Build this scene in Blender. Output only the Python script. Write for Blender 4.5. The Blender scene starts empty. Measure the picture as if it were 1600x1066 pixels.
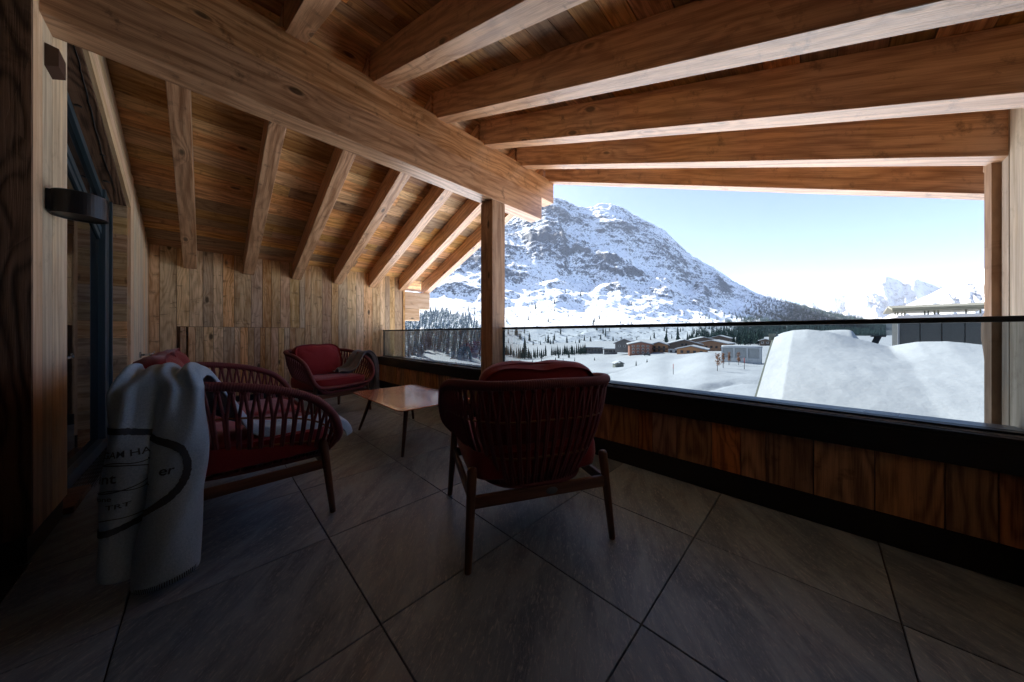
import bpy, bmesh, math, random
import numpy as np
from mathutils import Vector, Matrix, noise as mnoise
random.seed(7)
S = bpy.context.scene
COL = S.collection
R = math.radians

# ------------------------------------------------------------------ camera, sky, sun, exposure
EYE = 1.03
FPX = 478.0
cam_d = bpy.data.cameras.new('camera')
cam = bpy.data.objects.new('camera', cam_d); COL.objects.link(cam)
cam.location = (0, 0, EYE)
cam.rotation_euler = (R(90), 0, R(-45))
cam_d.sensor_width = 36.0
cam_d.lens = FPX / 1600 * 36
cam_d.shift_y = -11 / 1600
cam_d.clip_start = 0.05
cam_d.clip_end = 30000
S.camera = cam

SUN_EL, SUN_AZ = 37.0, 85.0      # azimuth of the sun counter-clockwise from +X
sdir = Vector((math.cos(R(SUN_AZ)) * math.cos(R(SUN_EL)), math.sin(R(SUN_AZ)) * math.cos(R(SUN_EL)), math.sin(R(SUN_EL))))
W = bpy.data.worlds.new('World'); S.world = W; W.use_nodes = True
wn = W.node_tree; wn.nodes.clear()
sky = wn.nodes.new('ShaderNodeTexSky'); sky.sky_type = 'NISHITA'; sky.sun_disc = False
sky.sun_elevation = R(SUN_EL)
sky.sun_rotation = R(90 - SUN_AZ)
sky.altitude = 2300; sky.air_density = 0.46; sky.dust_density = 3.4; sky.ozone_density = 0.8
bg = wn.nodes.new('ShaderNodeBackground'); bg.inputs['Strength'].default_value = 0.05
wo = wn.nodes.new('ShaderNodeOutputWorld')
wn.links.new(sky.outputs[0], bg.inputs['Color']); wn.links.new(bg.outputs[0], wo.inputs['Surface'])
sl = bpy.data.lights.new('sun', 'SUN'); sl.energy = 2.0; sl.angle = R(0.5); sl.color = (1.0, 0.955, 0.89)
so = bpy.data.objects.new('sun', sl); COL.objects.link(so)
so.rotation_euler = (-sdir).to_track_quat('-Z', 'Y').to_euler()
so.location = (0, 0, 60)
S.view_settings.view_transform = 'Standard'; S.view_settings.look = 'None'
S.view_settings.exposure = 3.4; S.view_settings.gamma = 1.0; S.view_settings.use_curve_mapping = False
S.cycles.use_denoising = True
try: S.cycles.denoiser = 'OPENIMAGEDENOISE'
except Exception: pass
S.cycles.max_bounces = 14; S.cycles.diffuse_bounces = 8; S.cycles.glossy_bounces = 4
S.cycles.transparent_max_bounces = 16; S.cycles.transmission_bounces = 6
S.cycles.sample_clamp_indirect = 6.0
S.cycles.caustics_reflective = False; S.cycles.caustics_refractive = False

# ------------------------------------------------------------------ naming helpers
def tag(o, label=None, cat=None, group=None, kind=None):
    if label: o['label'] = label
    if cat: o['category'] = cat
    if group: o['group'] = group
    if kind: o['kind'] = kind
    return o
def empty(name, loc=(0, 0, 0), rz=0.0, label=None, cat=None, group=None):
    o = bpy.data.objects.new(name, None); COL.objects.link(o)
    o.location = loc; o.rotation_euler = (0, 0, rz); o.empty_display_size = 0.1
    return tag(o, label, cat, group)
def copy_tree(o, parent=None):
    c = o.copy(); COL.objects.link(c); c.parent = parent
    for ch in list(o.children): copy_tree(ch, c)
    return c
def far(t, d, z=0.0):
    """a point at depth d from the balcony, t to the side per metre of depth"""
    r = t * d
    return Vector(((d + r) / math.sqrt(2), (d - r) / math.sqrt(2), z))

# ------------------------------------------------------------------ mesh builder
class MB:
    def __init__(s): s.v = []; s.f = []; s.uv = []
    def quad(s, pts, uvs=None):
        i = len(s.v); s.v += [tuple(p) for p in pts]; n = len(pts)
        s.f.append(tuple(range(i, i + n)))
        s.uv.append(uvs or [(0, 0)] * n)
    def box(s, o, a, b, c, off=None):
        """box from corner o with edge vectors a (along the grain), b, c"""
        o, a, b, c = Vector(o), Vector(a), Vector(b), Vector(c)
        if a.cross(b).dot(c) < 0: b, c = c, b
        L, B, C = a.length, b.length, c.length
        if off is None: off = (random.random() * 40, random.random() * 40)
        i = len(s.v)
        s.v += [tuple(p) for p in (o, o + a, o + a + b, o + b, o + c, o + a + c, o + a + b + c, o + b + c)]
        def F(ix, uv):
            s.f.append(tuple(i + k for k in ix)); s.uv.append([(off[0] + u, off[1] + v) for u, v in uv])
        F((0, 3, 2, 1), [(0, 0), (B, 0), (B, L), (0, L)])
        F((3, 7, 6, 2), [(B, 0), (B + C, 0), (B + C, L), (B, L)])
        F((7, 4, 5, 6), [(B + C, 0), (2 * B + C, 0), (2 * B + C, L), (B + C, L)])
        F((4, 0, 1, 5), [(2 * B + C, 0), (2 * B + 2 * C, 0), (2 * B + 2 * C, L), (2 * B + C, L)])
        F((0, 4, 7, 3), [(5, 0), (5, C * .3), (5 + B, C * .3), (5 + B, 0)])
        F((1, 2, 6, 5), [(6, 0), (6 + B, 0), (6 + B, C * .3), (6, C * .3)])
        return s
    def aabb(s, x0, x1, y0, y1, z0, z1, axis='x', off=None):
        e = {'x': Vector((x1 - x0, 0, 0)), 'y': Vector((0, y1 - y0, 0)), 'z': Vector((0, 0, z1 - z0))}
        rest = [k for k in 'xyz' if k != axis]
        return s.box((x0, y0, z0), e[axis], e[rest[0]], e[rest[1]], off)
    def tube(s, pts, rad, sides=8, caps=True, closed=False):
        pts = [Vector(p) for p in pts]; n = len(pts)
        if not hasattr(rad, '__len__'): rad = [rad] * n
        base = len(s.v); prev = None; acc = 0.0; lens = []
        for k in range(n):
            if closed: t = pts[(k + 1) % n] - pts[k - 1]
            else: t = pts[min(k + 1, n - 1)] - pts[max(k - 1, 0)]
            if t.length < 1e-9: t = Vector((0, 0, 1))
            t.normalize()
            if prev is None:
                up = Vector((0, 0, 1)) if abs(t.z) < .9 else Vector((1, 0, 0))
                nx = t.cross(up).normalized()
            else:
                nx = prev - t * prev.dot(t)
                nx = nx.normalized() if nx.length > 1e-6 else t.orthogonal().normalized()
            prev = nx; ny = t.cross(nx)
            for j in range(sides):
                a = 2 * math.pi * j / sides
                s.v.append(tuple(pts[k] + (nx * math.cos(a) + ny * math.sin(a)) * rad[k]))
            if k: acc += (pts[k] - pts[k - 1]).length
            lens.append(acc)
        for k in range(n if closed else n - 1):
            k2 = (k + 1) % n
            for j in range(sides):
                j2 = (j + 1) % sides
                s.f.append((base + k * sides + j, base + k * sides + j2, base + k2 * sides + j2, base + k2 * sides + j))
                u0, u1 = j / sides * .1, (j + 1) / sides * .1
                s.uv.append([(u0, lens[k]), (u1, lens[k]), (u1, lens[k2]), (u0, lens[k2])])
        if caps and not closed:
            s.f.append(tuple(base + j for j in reversed(range(sides)))); s.uv.append([(0, 0)] * sides)
            s.f.append(tuple(base + (n - 1) * sides + j for j in range(sides))); s.uv.append([(0, 0)] * sides)
        return s
    def grid(s, P, uvs=None, close_u=False):
        """P[i][j] points"""
        P = [[Vector(p) for p in row] for row in P]
        n, m = len(P), len(P[0]); base = len(s.v)
        for row in P: s.v += [tuple(p) for p in row]
        for i in range(n - 1):
            for j in range(m - 1 if not close_u else m):
                j2 = (j + 1) % m
                s.f.append((base + i * m + j, base + i * m + j2, base + (i + 1) * m + j2, base + (i + 1) * m + j))
                if uvs: s.uv.append([uvs(i, j), uvs(i, j + 1), uvs(i + 1, j + 1), uvs(i + 1, j)])
                else: s.uv.append([(0, 0)] * 4)
        return s
    def build(s, name, mat, parent=None, smooth=False, bevel=0.0, seg=2):
        me = bpy.data.meshes.new(name)
        me.from_pydata(s.v, [], s.f); 
        ul = me.uv_layers.new(name='UVMap')
        flat = [c for f in s.uv for p in f for c in p]
        ul.data.foreach_set('uv', flat)
        if smooth: me.polygons.foreach_set('use_smooth', [True] * len(me.polygons))
        me.materials.append(mat); me.update()
        o = bpy.data.objects.new(name, me); COL.objects.link(o)
        if parent: o.parent = parent
        if bevel:
            b = o.modifiers.new('bevel', 'BEVEL'); b.width = bevel; b.segments = seg; b.limit_method = 'ANGLE'; b.angle_limit = R(40)
        return o
def catmull(pts, per=8, closed=False):
    pts = [Vector(p) for p in pts]; n = len(pts); out = []
    rng = n if closed else n - 1
    for i in range(rng):
        if closed: p0, p1, p2, p3 = pts[i - 1], pts[i], pts[(i + 1) % n], pts[(i + 2) % n]
        else: p0, p1, p2, p3 = pts[max(i - 1, 0)], pts[i], pts[i + 1], pts[min(i + 2, n - 1)]
        for k in range(per):
            t = k / per
            out.append(0.5 * ((2 * p1) + (p2 - p0) * t + (2 * p0 - 5 * p1 + 4 * p2 - p3) * t * t + (3 * p1 - p0 - 3 * p2 + p3) * t ** 3))
    if not closed: out.append(pts[-1])
    return out
def resample(pts, step, closed=False):
    pts = [Vector(p) for p in pts]
    if closed: pts = pts + [pts[0]]
    cum = [0]
    for a, b in zip(pts, pts[1:]): cum.append(cum[-1] + (b - a).length)
    n = max(2, int(round(cum[-1] / step))); out = []; k = 0
    for i in range(n if closed else n + 1):
        s_ = cum[-1] * i / n
        while k < len(pts) - 2 and cum[k + 1] < s_: k += 1
        L = cum[k + 1] - cum[k]
        out.append(pts[k].lerp(pts[k + 1], 0 if L < 1e-9 else (s_ - cum[k]) / L))
    return out

# ------------------------------------------------------------------ node helpers
class NT:
    def __init__(s, name):
        s.m = bpy.data.materials.new(name); s.m.use_nodes = True; s.t = s.m.node_tree; s.t.nodes.clear()
        s.out = s.t.nodes.new('ShaderNodeOutputMaterial')
    def set(s, sock, v):
        if isinstance(v, bpy.types.NodeSocket): s.t.links.new(v, sock)
        elif v is not None:
            if hasattr(sock.default_value, '__len__') and not hasattr(v, '__len__'): v = (v,) * len(sock.default_value)
            if hasattr(sock.default_value, '__len__') and len(sock.default_value) == 4 and len(v) == 3: v = (*v, 1)
            sock.default_value = v
    def n(s, typ, ins=None, **props):
        nd = s.t.nodes.new(typ)
        for k, v in props.items(): setattr(nd, k, v)
        for k, v in (ins or {}).items(): s.set(nd.inputs[k], v)
        return nd
    def math(s, op, a, b=None, c=None, clamp=False):
        nd = s.n('ShaderNodeMath', operation=op, use_clamp=clamp)
        for i, v in enumerate((a, b, c)):
            if v is not None: s.set(nd.inputs[i], v)
        return nd.outputs[0]
    def mix(s, fac, a, b, blend='MIX'):
        nd = s.n('ShaderNodeMix', data_type='RGBA', blend_type=blend)
        s.set(nd.inputs[0], fac); s.set(nd.inputs[6], a); s.set(nd.inputs[7], b)
        return nd.outputs[2]
    def ramp(s, fac, stops, interp='LINEAR'):
        nd = s.n('ShaderNodeValToRGB'); cr = nd.color_ramp; cr.interpolation = interp
        while len(cr.elements) < len(stops): cr.elements.new(0.5)
        for e, (p, c) in zip(cr.elements, stops):
            e.position = p; e.color = (c, c, c, 1) if not hasattr(c, '__len__') else (*c[:3], 1)
        s.set(nd.inputs[0], fac); return nd.outputs[0]
    def range(s, v, a, b, c=0.0, d=1.0, smooth=True):
        nd = s.n('ShaderNodeMapRange', interpolation_type='SMOOTHSTEP' if smooth else 'LINEAR')
        s.set(nd.inputs[0], v); s.set(nd.inputs[1], a); s.set(nd.inputs[2], b); s.set(nd.inputs[3], c); s.set(nd.inputs[4], d)
        return nd.outputs[0]
    def vec(s, x, y, z):
        nd = s.n('ShaderNodeCombineXYZ'); s.set(nd.inputs[0], x); s.set(nd.inputs[1], y); s.set(nd.inputs[2], z); return nd.outputs[0]
    def noise(s, vec, scale=1.0, detail=3.0, rough=0.55, dist=0.0):
        nd = s.n('ShaderNodeTexNoise', {'Scale': scale, 'Detail': detail, 'Roughness': rough, 'Distortion': dist})
        if vec is not None: s.set(nd.inputs['Vector'], vec)
        return nd.outputs[0]
    def bsdf(s, col, rough=0.6, bump=None, bstr=0.3, bdist=0.01, **kw):
        b = s.n('ShaderNodeBsdfPrincipled')
        s.set(b.inputs['Base Color'], col); s.set(b.inputs['Roughness'], rough)
        for k, v in kw.items(): s.set(b.inputs[k.replace('_', ' ')], v)
        if bump is not None:
            bn = s.n('ShaderNodeBump', {'Strength': bstr, 'Distance': bdist, 'Height': bump})
            s.t.links.new(bn.outputs[0], b.inputs['Normal'])
        s.t.links.new(b.outputs[0], s.out.inputs['Surface'])
        return b

def wood(name, light, dark, grey=(.30, .27, .23), ring=16, warp=2.2, ringmix=.5, knots=.6, var=.22, greyamt=.3, rough=.62, bstr=.35, sat=0.10, stain=.35, spec=.3, smudge=0.0, coat=0.0):
    g = NT(name)
    uv = g.n('ShaderNodeTexCoord').outputs['UV']
    sp = g.n('ShaderNodeSeparateXYZ', {0: uv}); u, v = sp.outputs[0], sp.outputs[1]
    rnd = g.n('ShaderNodeNewGeometry').outputs['Random Per Island']
    r20 = g.math('MULTIPLY', rnd, 23.0)
    r2 = g.math('FRACT', g.math('MULTIPLY', rnd, 7.313)); r3 = g.math('FRACT', g.math('MULTIPLY', rnd, 31.77))
    low = g.noise(g.vec(g.math('MULTIPLY', u, 3.4), g.math('MULTIPLY', v, .8), r20), 1.0, 2.5)
    kv = g.n('ShaderNodeTexVoronoi', {'Vector': g.vec(g.math('MULTIPLY', u, 5.2), g.math('MULTIPLY', v, 2.3), r20), 'Scale': 1.0, 'Randomness': 1.0})
    kd = kv.outputs['Distance']
    ks = g.n('ShaderNodeSeparateColor', {0: kv.outputs['Color']}).outputs[0]
    ken = g.math('LESS_THAN', ks, knots)
    swirl = g.math('MULTIPLY', g.math('DIVIDE', 1.0, g.math('ADD', 1.0, g.math('MULTIPLY', g.math('MULTIPLY', kd, kd), 55.0))), ken)
    rc = g.math('ADD', g.math('MULTIPLY', u, float(ring)), g.math('ADD', g.math('MULTIPLY', low, warp * 2), g.math('MULTIPLY', swirl, 3.0)))
    sn = g.math('ADD', g.math('MULTIPLY', g.math('SINE', g.math('MULTIPLY', rc, 6.2832)), .5), .5)
    rings = g.math('POWER', sn, .65)
    fine = g.noise(g.vec(g.math('MULTIPLY', u, 210.0), g.math('MULTIPLY', v, 5.0), r20), 1.0, 3.0, .65)
    med = g.noise(g.vec(g.math('MULTIPLY', u, 26.0), g.math('MULTIPLY', v, 1.6), r20), 1.0, 4.0, .6)
    big = g.noise(g.vec(g.math('MULTIPLY', u, 5.0), g.math('MULTIPLY', v, 1.6), g.math('ADD', r20, 5.0)), 1.0, 4.0, .6)
    t = g.math('ADD', g.math('MULTIPLY', rings, ringmix), g.math('ADD', g.math('MULTIPLY', g.range(fine, .3, .72), .32), g.math('MULTIPLY', g.range(med, .3, .7), .62 - ringmix * .5)))
    col = g.mix(g.range(t, .15, .95), dark, light)
    gf = g.math('MULTIPLY', g.range(g.math('ADD', big, g.math('MULTIPLY', g.math('SUBTRACT', r2, .5), .55)), .42, .68), greyamt)
    gcol = g.mix(g.range(t, .1, .95), tuple(c * .45 for c in grey), grey)
    col = g.mix(gf, col, gcol)
    blot = g.range(g.noise(g.vec(g.math('MULTIPLY', u, 8.0), g.math('MULTIPLY', v, 9.0), r20), 1.0, 6.0, .72), .55, .72)
    col = g.mix(g.math('MULTIPLY', blot, stain), col, tuple(c * .45 for c in dark))
    if smudge:
        sm = g.range(g.noise(g.vec(g.math('MULTIPLY', u, 7.0), g.math('MULTIPLY', v, 16.0), g.math('ADD', r20, 9.0)), 1.0, 3.0, .6), .60, .74)
        col = g.mix(g.math('MULTIPLY', sm, smudge), col, tuple(c * .32 for c in dark))
    hsv = g.n('ShaderNodeHueSaturation', {'Hue': g.math('ADD', .5, g.math('MULTIPLY', g.math('SUBTRACT', r2, .5), .022)),
             'Saturation': g.math('ADD', 1.0, g.math('MULTIPLY', g.math('SUBTRACT', r3, .5), sat * 4)),
             'Value': g.math('ADD', 1.0 - var, g.math('MULTIPLY', rnd, var * 2)), 'Color': col})
    col = hsv.outputs[0]
    kr = g.math('ADD', kd, g.math('MULTIPLY', g.math('SUBTRACT', big, .5), .12))
    km = g.math('MULTIPLY', g.range(kr, .07, .14, 1.0, 0.0), ken)
    col = g.mix(g.math('MULTIPLY', km, .85), col, tuple(c * .18 for c in dark))
    h = g.math('ADD', g.math('MULTIPLY', rings, .5), g.math('ADD', g.math('MULTIPLY', fine, .6), g.math('MULTIPLY', km, -.5)))
    g.bsdf(col, g.math('ADD', rough, g.math('MULTIPLY', g.math('SUBTRACT', med, .5), .2)), h, bstr, .004, Specular_IOR_Level=spec, Coat_Weight=coat, Coat_Roughness=.33)
    return g.m

M = {}
M['beam'] = wood('spruce_beam', (.66, .42, .235), (.30, .155, .068), ring=15, warp=3.2, ringmix=.30, knots=.6, var=.08, greyamt=.2, stain=.8, grey=(.46, .35, .25), rough=.36, spec=.7, bstr=.5, smudge=.15, coat=.4)
M['wall'] = wood('old_board', (.78, .535, .295), (.43, .235, .095), ring=16, warp=8.0, ringmix=.26, knots=.7, var=.27, greyamt=.18, stain=.65, bstr=.5, grey=(.54, .43, .31), rough=.55, spec=.4, smudge=.65)
M['roof'] = wood('roof_board', (.70, .42, .19), (.33, .16, .06), ring=14, warp=6.0, ringmix=.26, knots=.55, var=.42, greyamt=.2, stain=.7, bstr=.5, grey=(.48, .36, .25), rough=.5, spec=.4, smudge=.35)
M['pale'] = wood('pale_board', (.82, .64, .43), (.64, .44, .26), ring=16, warp=1.6, ringmix=.18, knots=.08, var=.12, greyamt=.40, stain=.35, grey=(.68, .60, .49))
M['endwall'] = wood('end_wall_board', (.60, .49, .365), (.44, .32, .21), ring=16, warp=1.6, ringmix=.2, knots=.1, var=.14, greyamt=.5, stain=.45, grey=(.52, .47, .41))
M['post'] = wood('post_wood', (.52, .36, .225), (.30, .185, .105), ring=12, warp=3.0, ringmix=.22, knots=.25, var=.08, greyamt=.45, stain=.5, grey=(.46, .395, .32))
M['dark'] = wood('dark_old_wood', (.22, .13, .075), (.055, .031, .018), ring=22, warp=7.0, ringmix=.5, knots=.2, var=.06, greyamt=.2, stain=.4, bstr=.7, grey=(.15, .125, .10))
M['parapet'] = wood('parapet_board', (.52, .255, .115), (.17, .072, .03), ring=14, warp=6.0, ringmix=.42, knots=.6, var=.28, greyamt=.15, stain=.6, bstr=.5, grey=(.32, .25, .19), rough=.5, spec=.4)
M['eave'] = wood('eave_timber', (.74, .58, .40), (.54, .37, .22), ring=12, warp=3.0, ringmix=.2, knots=.6, var=.06, greyamt=.3, stain=.5)

def plain(name, col, rough=.5, metal=0.0, nscale=60, namt=.15, bstr=.08, **kw):
    g = NT(name)
    oc = g.n('ShaderNodeTexCoord').outputs['Object']
    a = g.noise(oc, nscale, 4.0, .6); b = g.noise(oc, nscale * .07, 3.0)
    f = g.math('ADD', 1 - namt, g.math('MULTIPLY', g.math('ADD', a, b), namt))
    c = g.mix(1.0, col, f, 'MULTIPLY')
    g.bsdf(c, g.math('ADD', rough - .06, g.math('MULTIPLY', b, .12)), a, bstr, .003, Metallic=metal, **kw)
    return g.m
M['black'] = plain('black_metal', (.012, .014, .017), .38, 0.3)
M['rail'] = plain('rail_metal', (.010, .012, .014), .42, 0.2)
M['skirt'] = plain('black_skirting', (.008, .009, .011), .6)
M['ledge'] = plain('ledge_sheet', (.20, .235, .27), .28, .2, 25, .35)
M['frame'] = plain('door_frame_paint', (.035, .062, .082), .38, 0.0)
M['chrome'] = plain('tap_chrome', (.55, .56, .58), .18, 1.0)
M['lamp'] = plain('lamp_black_paint', (.010, .013, .018), .33)
M['brownbox'] = plain('sensor_brown', (.075, .04, .028), .5)
M['concrete'] = plain('underside', (.05, .05, .055), .8)
M['plaster'] = plain('outer_wall', (.35, .33, .31), .85)
# ------------------------------------------------------------------ terrace: dimensions
XW, XP, YB, YN = -0.557, 2.36, 6.0, -0.65      # house wall, parapet, back wall, near wall
RY, RS = 2.69, 0.375                            # ridge line and roof slope
def zr(y): return 3.15 - RS * abs(y - RY)       # underside of the rafters
RD = 0.265                                      # rafter depth
def zb(y): return zr(y) + RD                    # underside of the boards

# floor of slate tiles
g = NT('slate_tile')
oc = g.n('ShaderNodeTexCoord').outputs['Object']
rnd = g.n('ShaderNodeNewGeometry').outputs['Random Per Island']
ang = g.math('ADD', 0.55, g.math('MULTIPLY', rnd, .5))
mp = g.n('ShaderNodeMapping', {'Vector': oc}); mp.inputs['Location'].default_value = (3, 7, 0)
vr = g.n('ShaderNodeVectorRotate', {'Vector': oc, 'Angle': ang}, rotation_type='Z_AXIS')
sp = g.n('ShaderNodeSeparateXYZ', {0: vr.outputs[0]})
ro = g.math('MULTIPLY', rnd, 40.0)
streak = g.noise(g.vec(g.math('MULTIPLY', sp.outputs[0], 9.0), g.math('MULTIPLY', sp.outputs[1], 2.0), ro), 1.0, 6.0, .68, .6)
scr = g.noise(g.vec(g.math('MULTIPLY', sp.outputs[0], 110.0), g.math('MULTIPLY', sp.outputs[1], 26.0), ro), 1.0, 4.0, .7, 1.2)
grit = g.noise(oc, 260.0, 3.0, .7)
cl = g.noise(g.vec(sp.outputs[0], sp.outputs[1], ro), 2.2, 4.0, .6)
c = g.mix(g.range(streak, .36, .64), (.10, .155, .215), (.235, .33, .415))
c = g.mix(g.math('MULTIPLY', g.range(scr, .50, .70), .85), c, (.40, .46, .52))
c = g.mix(g.math('MULTIPLY', g.range(cl, .5, .75), .35), c, (.26, .215, .18))
c = g.mix(g.math('MULTIPLY', g.range(grit, .45, .75), .6), c, (.25, .25, .265))
dots = g.n('ShaderNodeHueSaturation', {'Value': g.math('ADD', .85, g.math('MULTIPLY', rnd, .3)), 'Color': c}).outputs[0]
g.bsdf(dots, g.math('ADD', .30, g.math('MULTIPLY', streak, .22)), g.math('ADD', g.math('MULTIPLY', grit, .5), scr), .22, .003, Specular_IOR_Level=.45)
M['tile'] = g.m
fl = MB(); gap = .0024; tx0, ty0, ts = 1.0925, .443, .654
for i in range(-4, 4):
    for j in range(-3, 10):
        x0, x1 = tx0 + (i - 1) * ts + gap, tx0 + i * ts - gap
        y0, y1 = ty0 + (j - 1) * ts + gap, ty0 + j * ts - gap
        x0, x1 = max(x0, -1.3), min(x1, 2.372); y0, y1 = max(y0, YN - .1), min(y1, 6.05)
        if x1 - x0 < .03 or y1 - y0 < .03: continue
        fl.aabb(x0, x1, y0, y1, -.03, random.uniform(-.0006, .0006))
tag(fl.build('terrace_floor', M['tile'], bevel=.0015, seg=1), kind='structure')
ub = MB(); ub.aabb(-3.2, 2.372, YN - .2, 6.25, -.40, -.012)
tag(ub.build('floor_slab', M['concrete']), kind='structure')

# ---- board walls: every wall is one thing, its boards are one mesh
def boards_v(mb, along, a0, a1, fixed, nrm, ztop, z0, wmin=.085, wmax=.19, th=.022, jog=.006, gap=.0045):
    """vertical boards; along 'x' or 'y', face at coordinate `fixed`, boards lie on the side opposite to nrm"""
    p = a0
    while p < a1 - .004:
        w = min(random.uniform(wmin, wmax), a1 - p)
        if a1 - (p + w) < .05: w = a1 - p
        j = random.random() * jog
        zt = min(ztop(p), ztop(p + w))
        f0 = fixed - nrm * j; f1 = fixed - nrm * (j + th)
        lo, hi = min(f0, f1), max(f0, f1)
        if along == 'x': mb.aabb(p, p + w - gap, lo, hi, z0, zt, 'z')
        else: mb.aabb(lo, hi, p, p + w - gap, z0, zt, 'z')
        p += w

# back wall with a flush cupboard door
bw = empty('back_wall', (0, 0, 0), 0, 'wall of upright weathered brown boards behind the far red armchair', 'wall')
m = MB()
wt = lambda x: zb(YB) + .01
HX0, HX1, HZ0, HZ1 = -.264, 1.16, .13, 1.126
boards_v(m, 'x', -.515, HX0 - .01, YB, -1, wt, .12)
boards_v(m, 'x', HX0 - .01, HX1, YB, -1, wt, HZ1 + .006)
boards_v(m, 'x', HX1, 2.845, YB, -1, wt, .12)
m.aabb(2.848, 2.885, YB - .012, YB + .15, .12, zb(YB), 'z')
m.build('boarding', M['wall'], bw)
m = MB(); m.aabb(-.6, 2.875, YB + .032, YB + .30, -.2, zb(YB), 'z')
m.build('wall_core', M['dark'], bw)
d = MB(); boards_v(d, 'x', HX0 + .095, HX1 - .004, YB, -1, lambda x: HZ1, HZ0, .06, .13)
boards_v(d, 'x', HX0 + .022, HX0 + .078, YB, -1, lambda x: HZ1, HZ0, .05, .06)
dd = d.build('cupboard_door', M['wall'], bw)
h = MB(); h.aabb(HX0 + .079, HX0 + .092, YB - .004, YB + .01, 1.005, 1.055)
h.build('hinge', M['chrome'], dd)
m = MB(); m.aabb(-.515, 2.33, YB - .004, YB + .02, 0.001, .118, 'x')
m.build('skirting', M['skirt'], bw)
# wall plate that carries the rafters, seen where it sticks out past the wall end
wp = MB()
wp.aabb(2.89, 3.46, YB + .0, YB + .18, 1.56, zr(YB) - .005, 'x'); wp.aabb(2.89, 3.22, YB + .002, YB + .178, 1.31, 1.556, 'x')
tag(wp.build('wall_plate_beam', M['eave'], bevel=.006), 'short stepped pale timber end sticking out of the back wall above the railing', 'beam')

# near wall, of which only the end shows at the right
nw = empty('near_wall', (0, 0, 0), 0, 'pale board wall end at the right edge, behind the glass railing', 'wall')
m = MB(); boards_v(m, 'x', -1.2, 2.835, YN, 1, lambda x: zb(YN), .12, .11, .21)
m.build('boarding', M['endwall'], nw)
m = MB(); m.aabb(-3.2, 2.80, YN - .32, YN - .034, -.3, zb(YN - .3), 'z'); m.build('wall_core', M['dark'], nw)
# live-edge board on that wall end
pts = []
zz = np.linspace(.56, 1.95, 26); lb = MB(); rows = []
for k, z in enumerate(zz):
    w = .012 * math.sin(z * 7.1) + .008 * math.sin(z * 19 + 1) + .004 * math.sin(z * 41)
    if k == 0: z += .0
    x0, x1 = 2.842, 2.975 + w
    zc = z - (0.05 if k == 25 else 0)
    rows.append([(x0, YN - .20, z), (x0, YN + .022, z), (x0 + .05, YN + .032, z), (x1 - .03, YN + .012 + w, zc), (x1, YN - .03, zc), (x1 + .004, YN - .10, zc), (x1 - .004, YN - .20, zc)])
lb.grid(rows, lambda i, j: (j * .03, zz[min(i, 25)]))
lb.quad(rows[-1], [(0, 0)] * 7); lb.quad(rows[0][::-1], [(0, 0)] * 7)
tag(lb.build('live_edge_board', M['post'], smooth=False), 'upright weathered board with a wavy bark edge fixed to the pale wall end', 'board')

# house wall: pier, recess and wall strip
pier = empty('wall_pier', (0, 0, 0), 0, 'timber pier at the left edge carrying the black drum wall lamp', 'pier')
m = MB(); p = 2.53
ztp = lambda y: zb(y) + .01
for w in (.115, .13, .16, .085):
    m.aabb(XW - .022, XW - random.random() * .002, p, p + w - .003, .12, min(ztp(p), ztp(p + w)), 'z'); p += w
m.build('pale_boarding', M['pale'], pier)
m = MB(); m.aabb(XW - .75, XW - .0, 2.505, 2.528, .12, 3.42, 'z'); m.build('dark_face', M['dark'], pier)
m = MB(); m.aabb(XW - .7, XW - .024, 2.53, 3.0, -.1, 3.40, 'z'); m.build('pier_core', M['dark'], pier)
m = MB(); m.aabb(XW - .75, XW - .012, 2.515, 3.0, 0.001, .118, 'y'); m.build('skirting', M['skirt'], pier)

YR1, YR2, XD = 3.02, 4.72, -.665              # door recess
sw = empty('house_wall', (0, 0, 0), 0, 'narrow house wall between the glass door and the back wall, with a tap', 'wall')
m = MB(); XS = -.515
def ws(y): return zb(y) + .01
p = YR2
while p < YB - .01:
    w = min(random.uniform(.10, .18), YB - p)
    m.aabb(XS - .022, XS - random.random() * .002, p, p + w - .003, .12, min(ws(p), ws(p + w)), 'z'); p += w
# sloping strip above the door header
for k in range(4):
    off = .105 * k
    y0, y1 = YR1 - .3, YR2 - .002
    za, zb_ = 2.30 + off + (YR2 - y0) * .345, 2.30 + off + 0.0
    m.box((XS - .022, y1, zb_ - .045), (0, y0 - y1, (y1 - y0) * .345), (.021, 0, 0), (0, 0, .102))
m.build('pale_boarding', M['pale'], sw)
m = MB()
z = .0
for k in range(14):
    m.aabb(XD - .05, XS - .023, YR2 - .02, YR2 + .0, .0 + k * .165, .0 + k * .165 + .163, 'x')
m.build('reveal_boarding', M['wall'], sw)
m = MB(); m.aabb(XD - .3, XS - .025, YR2 + .002, YB + .02, -.1, zb(YB) - .02, 'z'); m.build('wall_core', M['dark'], sw)
m = MB(); m.aabb(XS - .012, XS - .004, YR2, YB, 0.001, .118, 'y'); m.build('skirting', M['skirt'], sw)
hd = MB()
y0, y1 = YR1 - .35, YR2 - .022
hd.box((XD - .06, y1, 2.255), (0, y0 - y1, (y1 - y0) * .345), (XS - .024 - XD + .06, 0, 0), (0, 0, .42))
hdo = tag(hd.build('door_header', M['dark'], bevel=.004), 'sloping dark old timber over the glass door, with a long crack', 'beam')
rs = random.Random(4); cp = []
for k in range(40):
    q = k / 39; yy = y1 - .12 - q * 1.55; xx = XS - .062 - .012 * math.sin(q * 5) + rs.uniform(-.003, .003)
    cp.append((xx, yy, 2.255 + (y1 - yy) * .345 + .001))
m = MB(); m.tube(cp, [.0008 + .0042 * math.sin(math.pi * k / 39) ** .6 for k in range(40)], 6); m.build('long_crack', M['skirt'], hdo, True)
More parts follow.
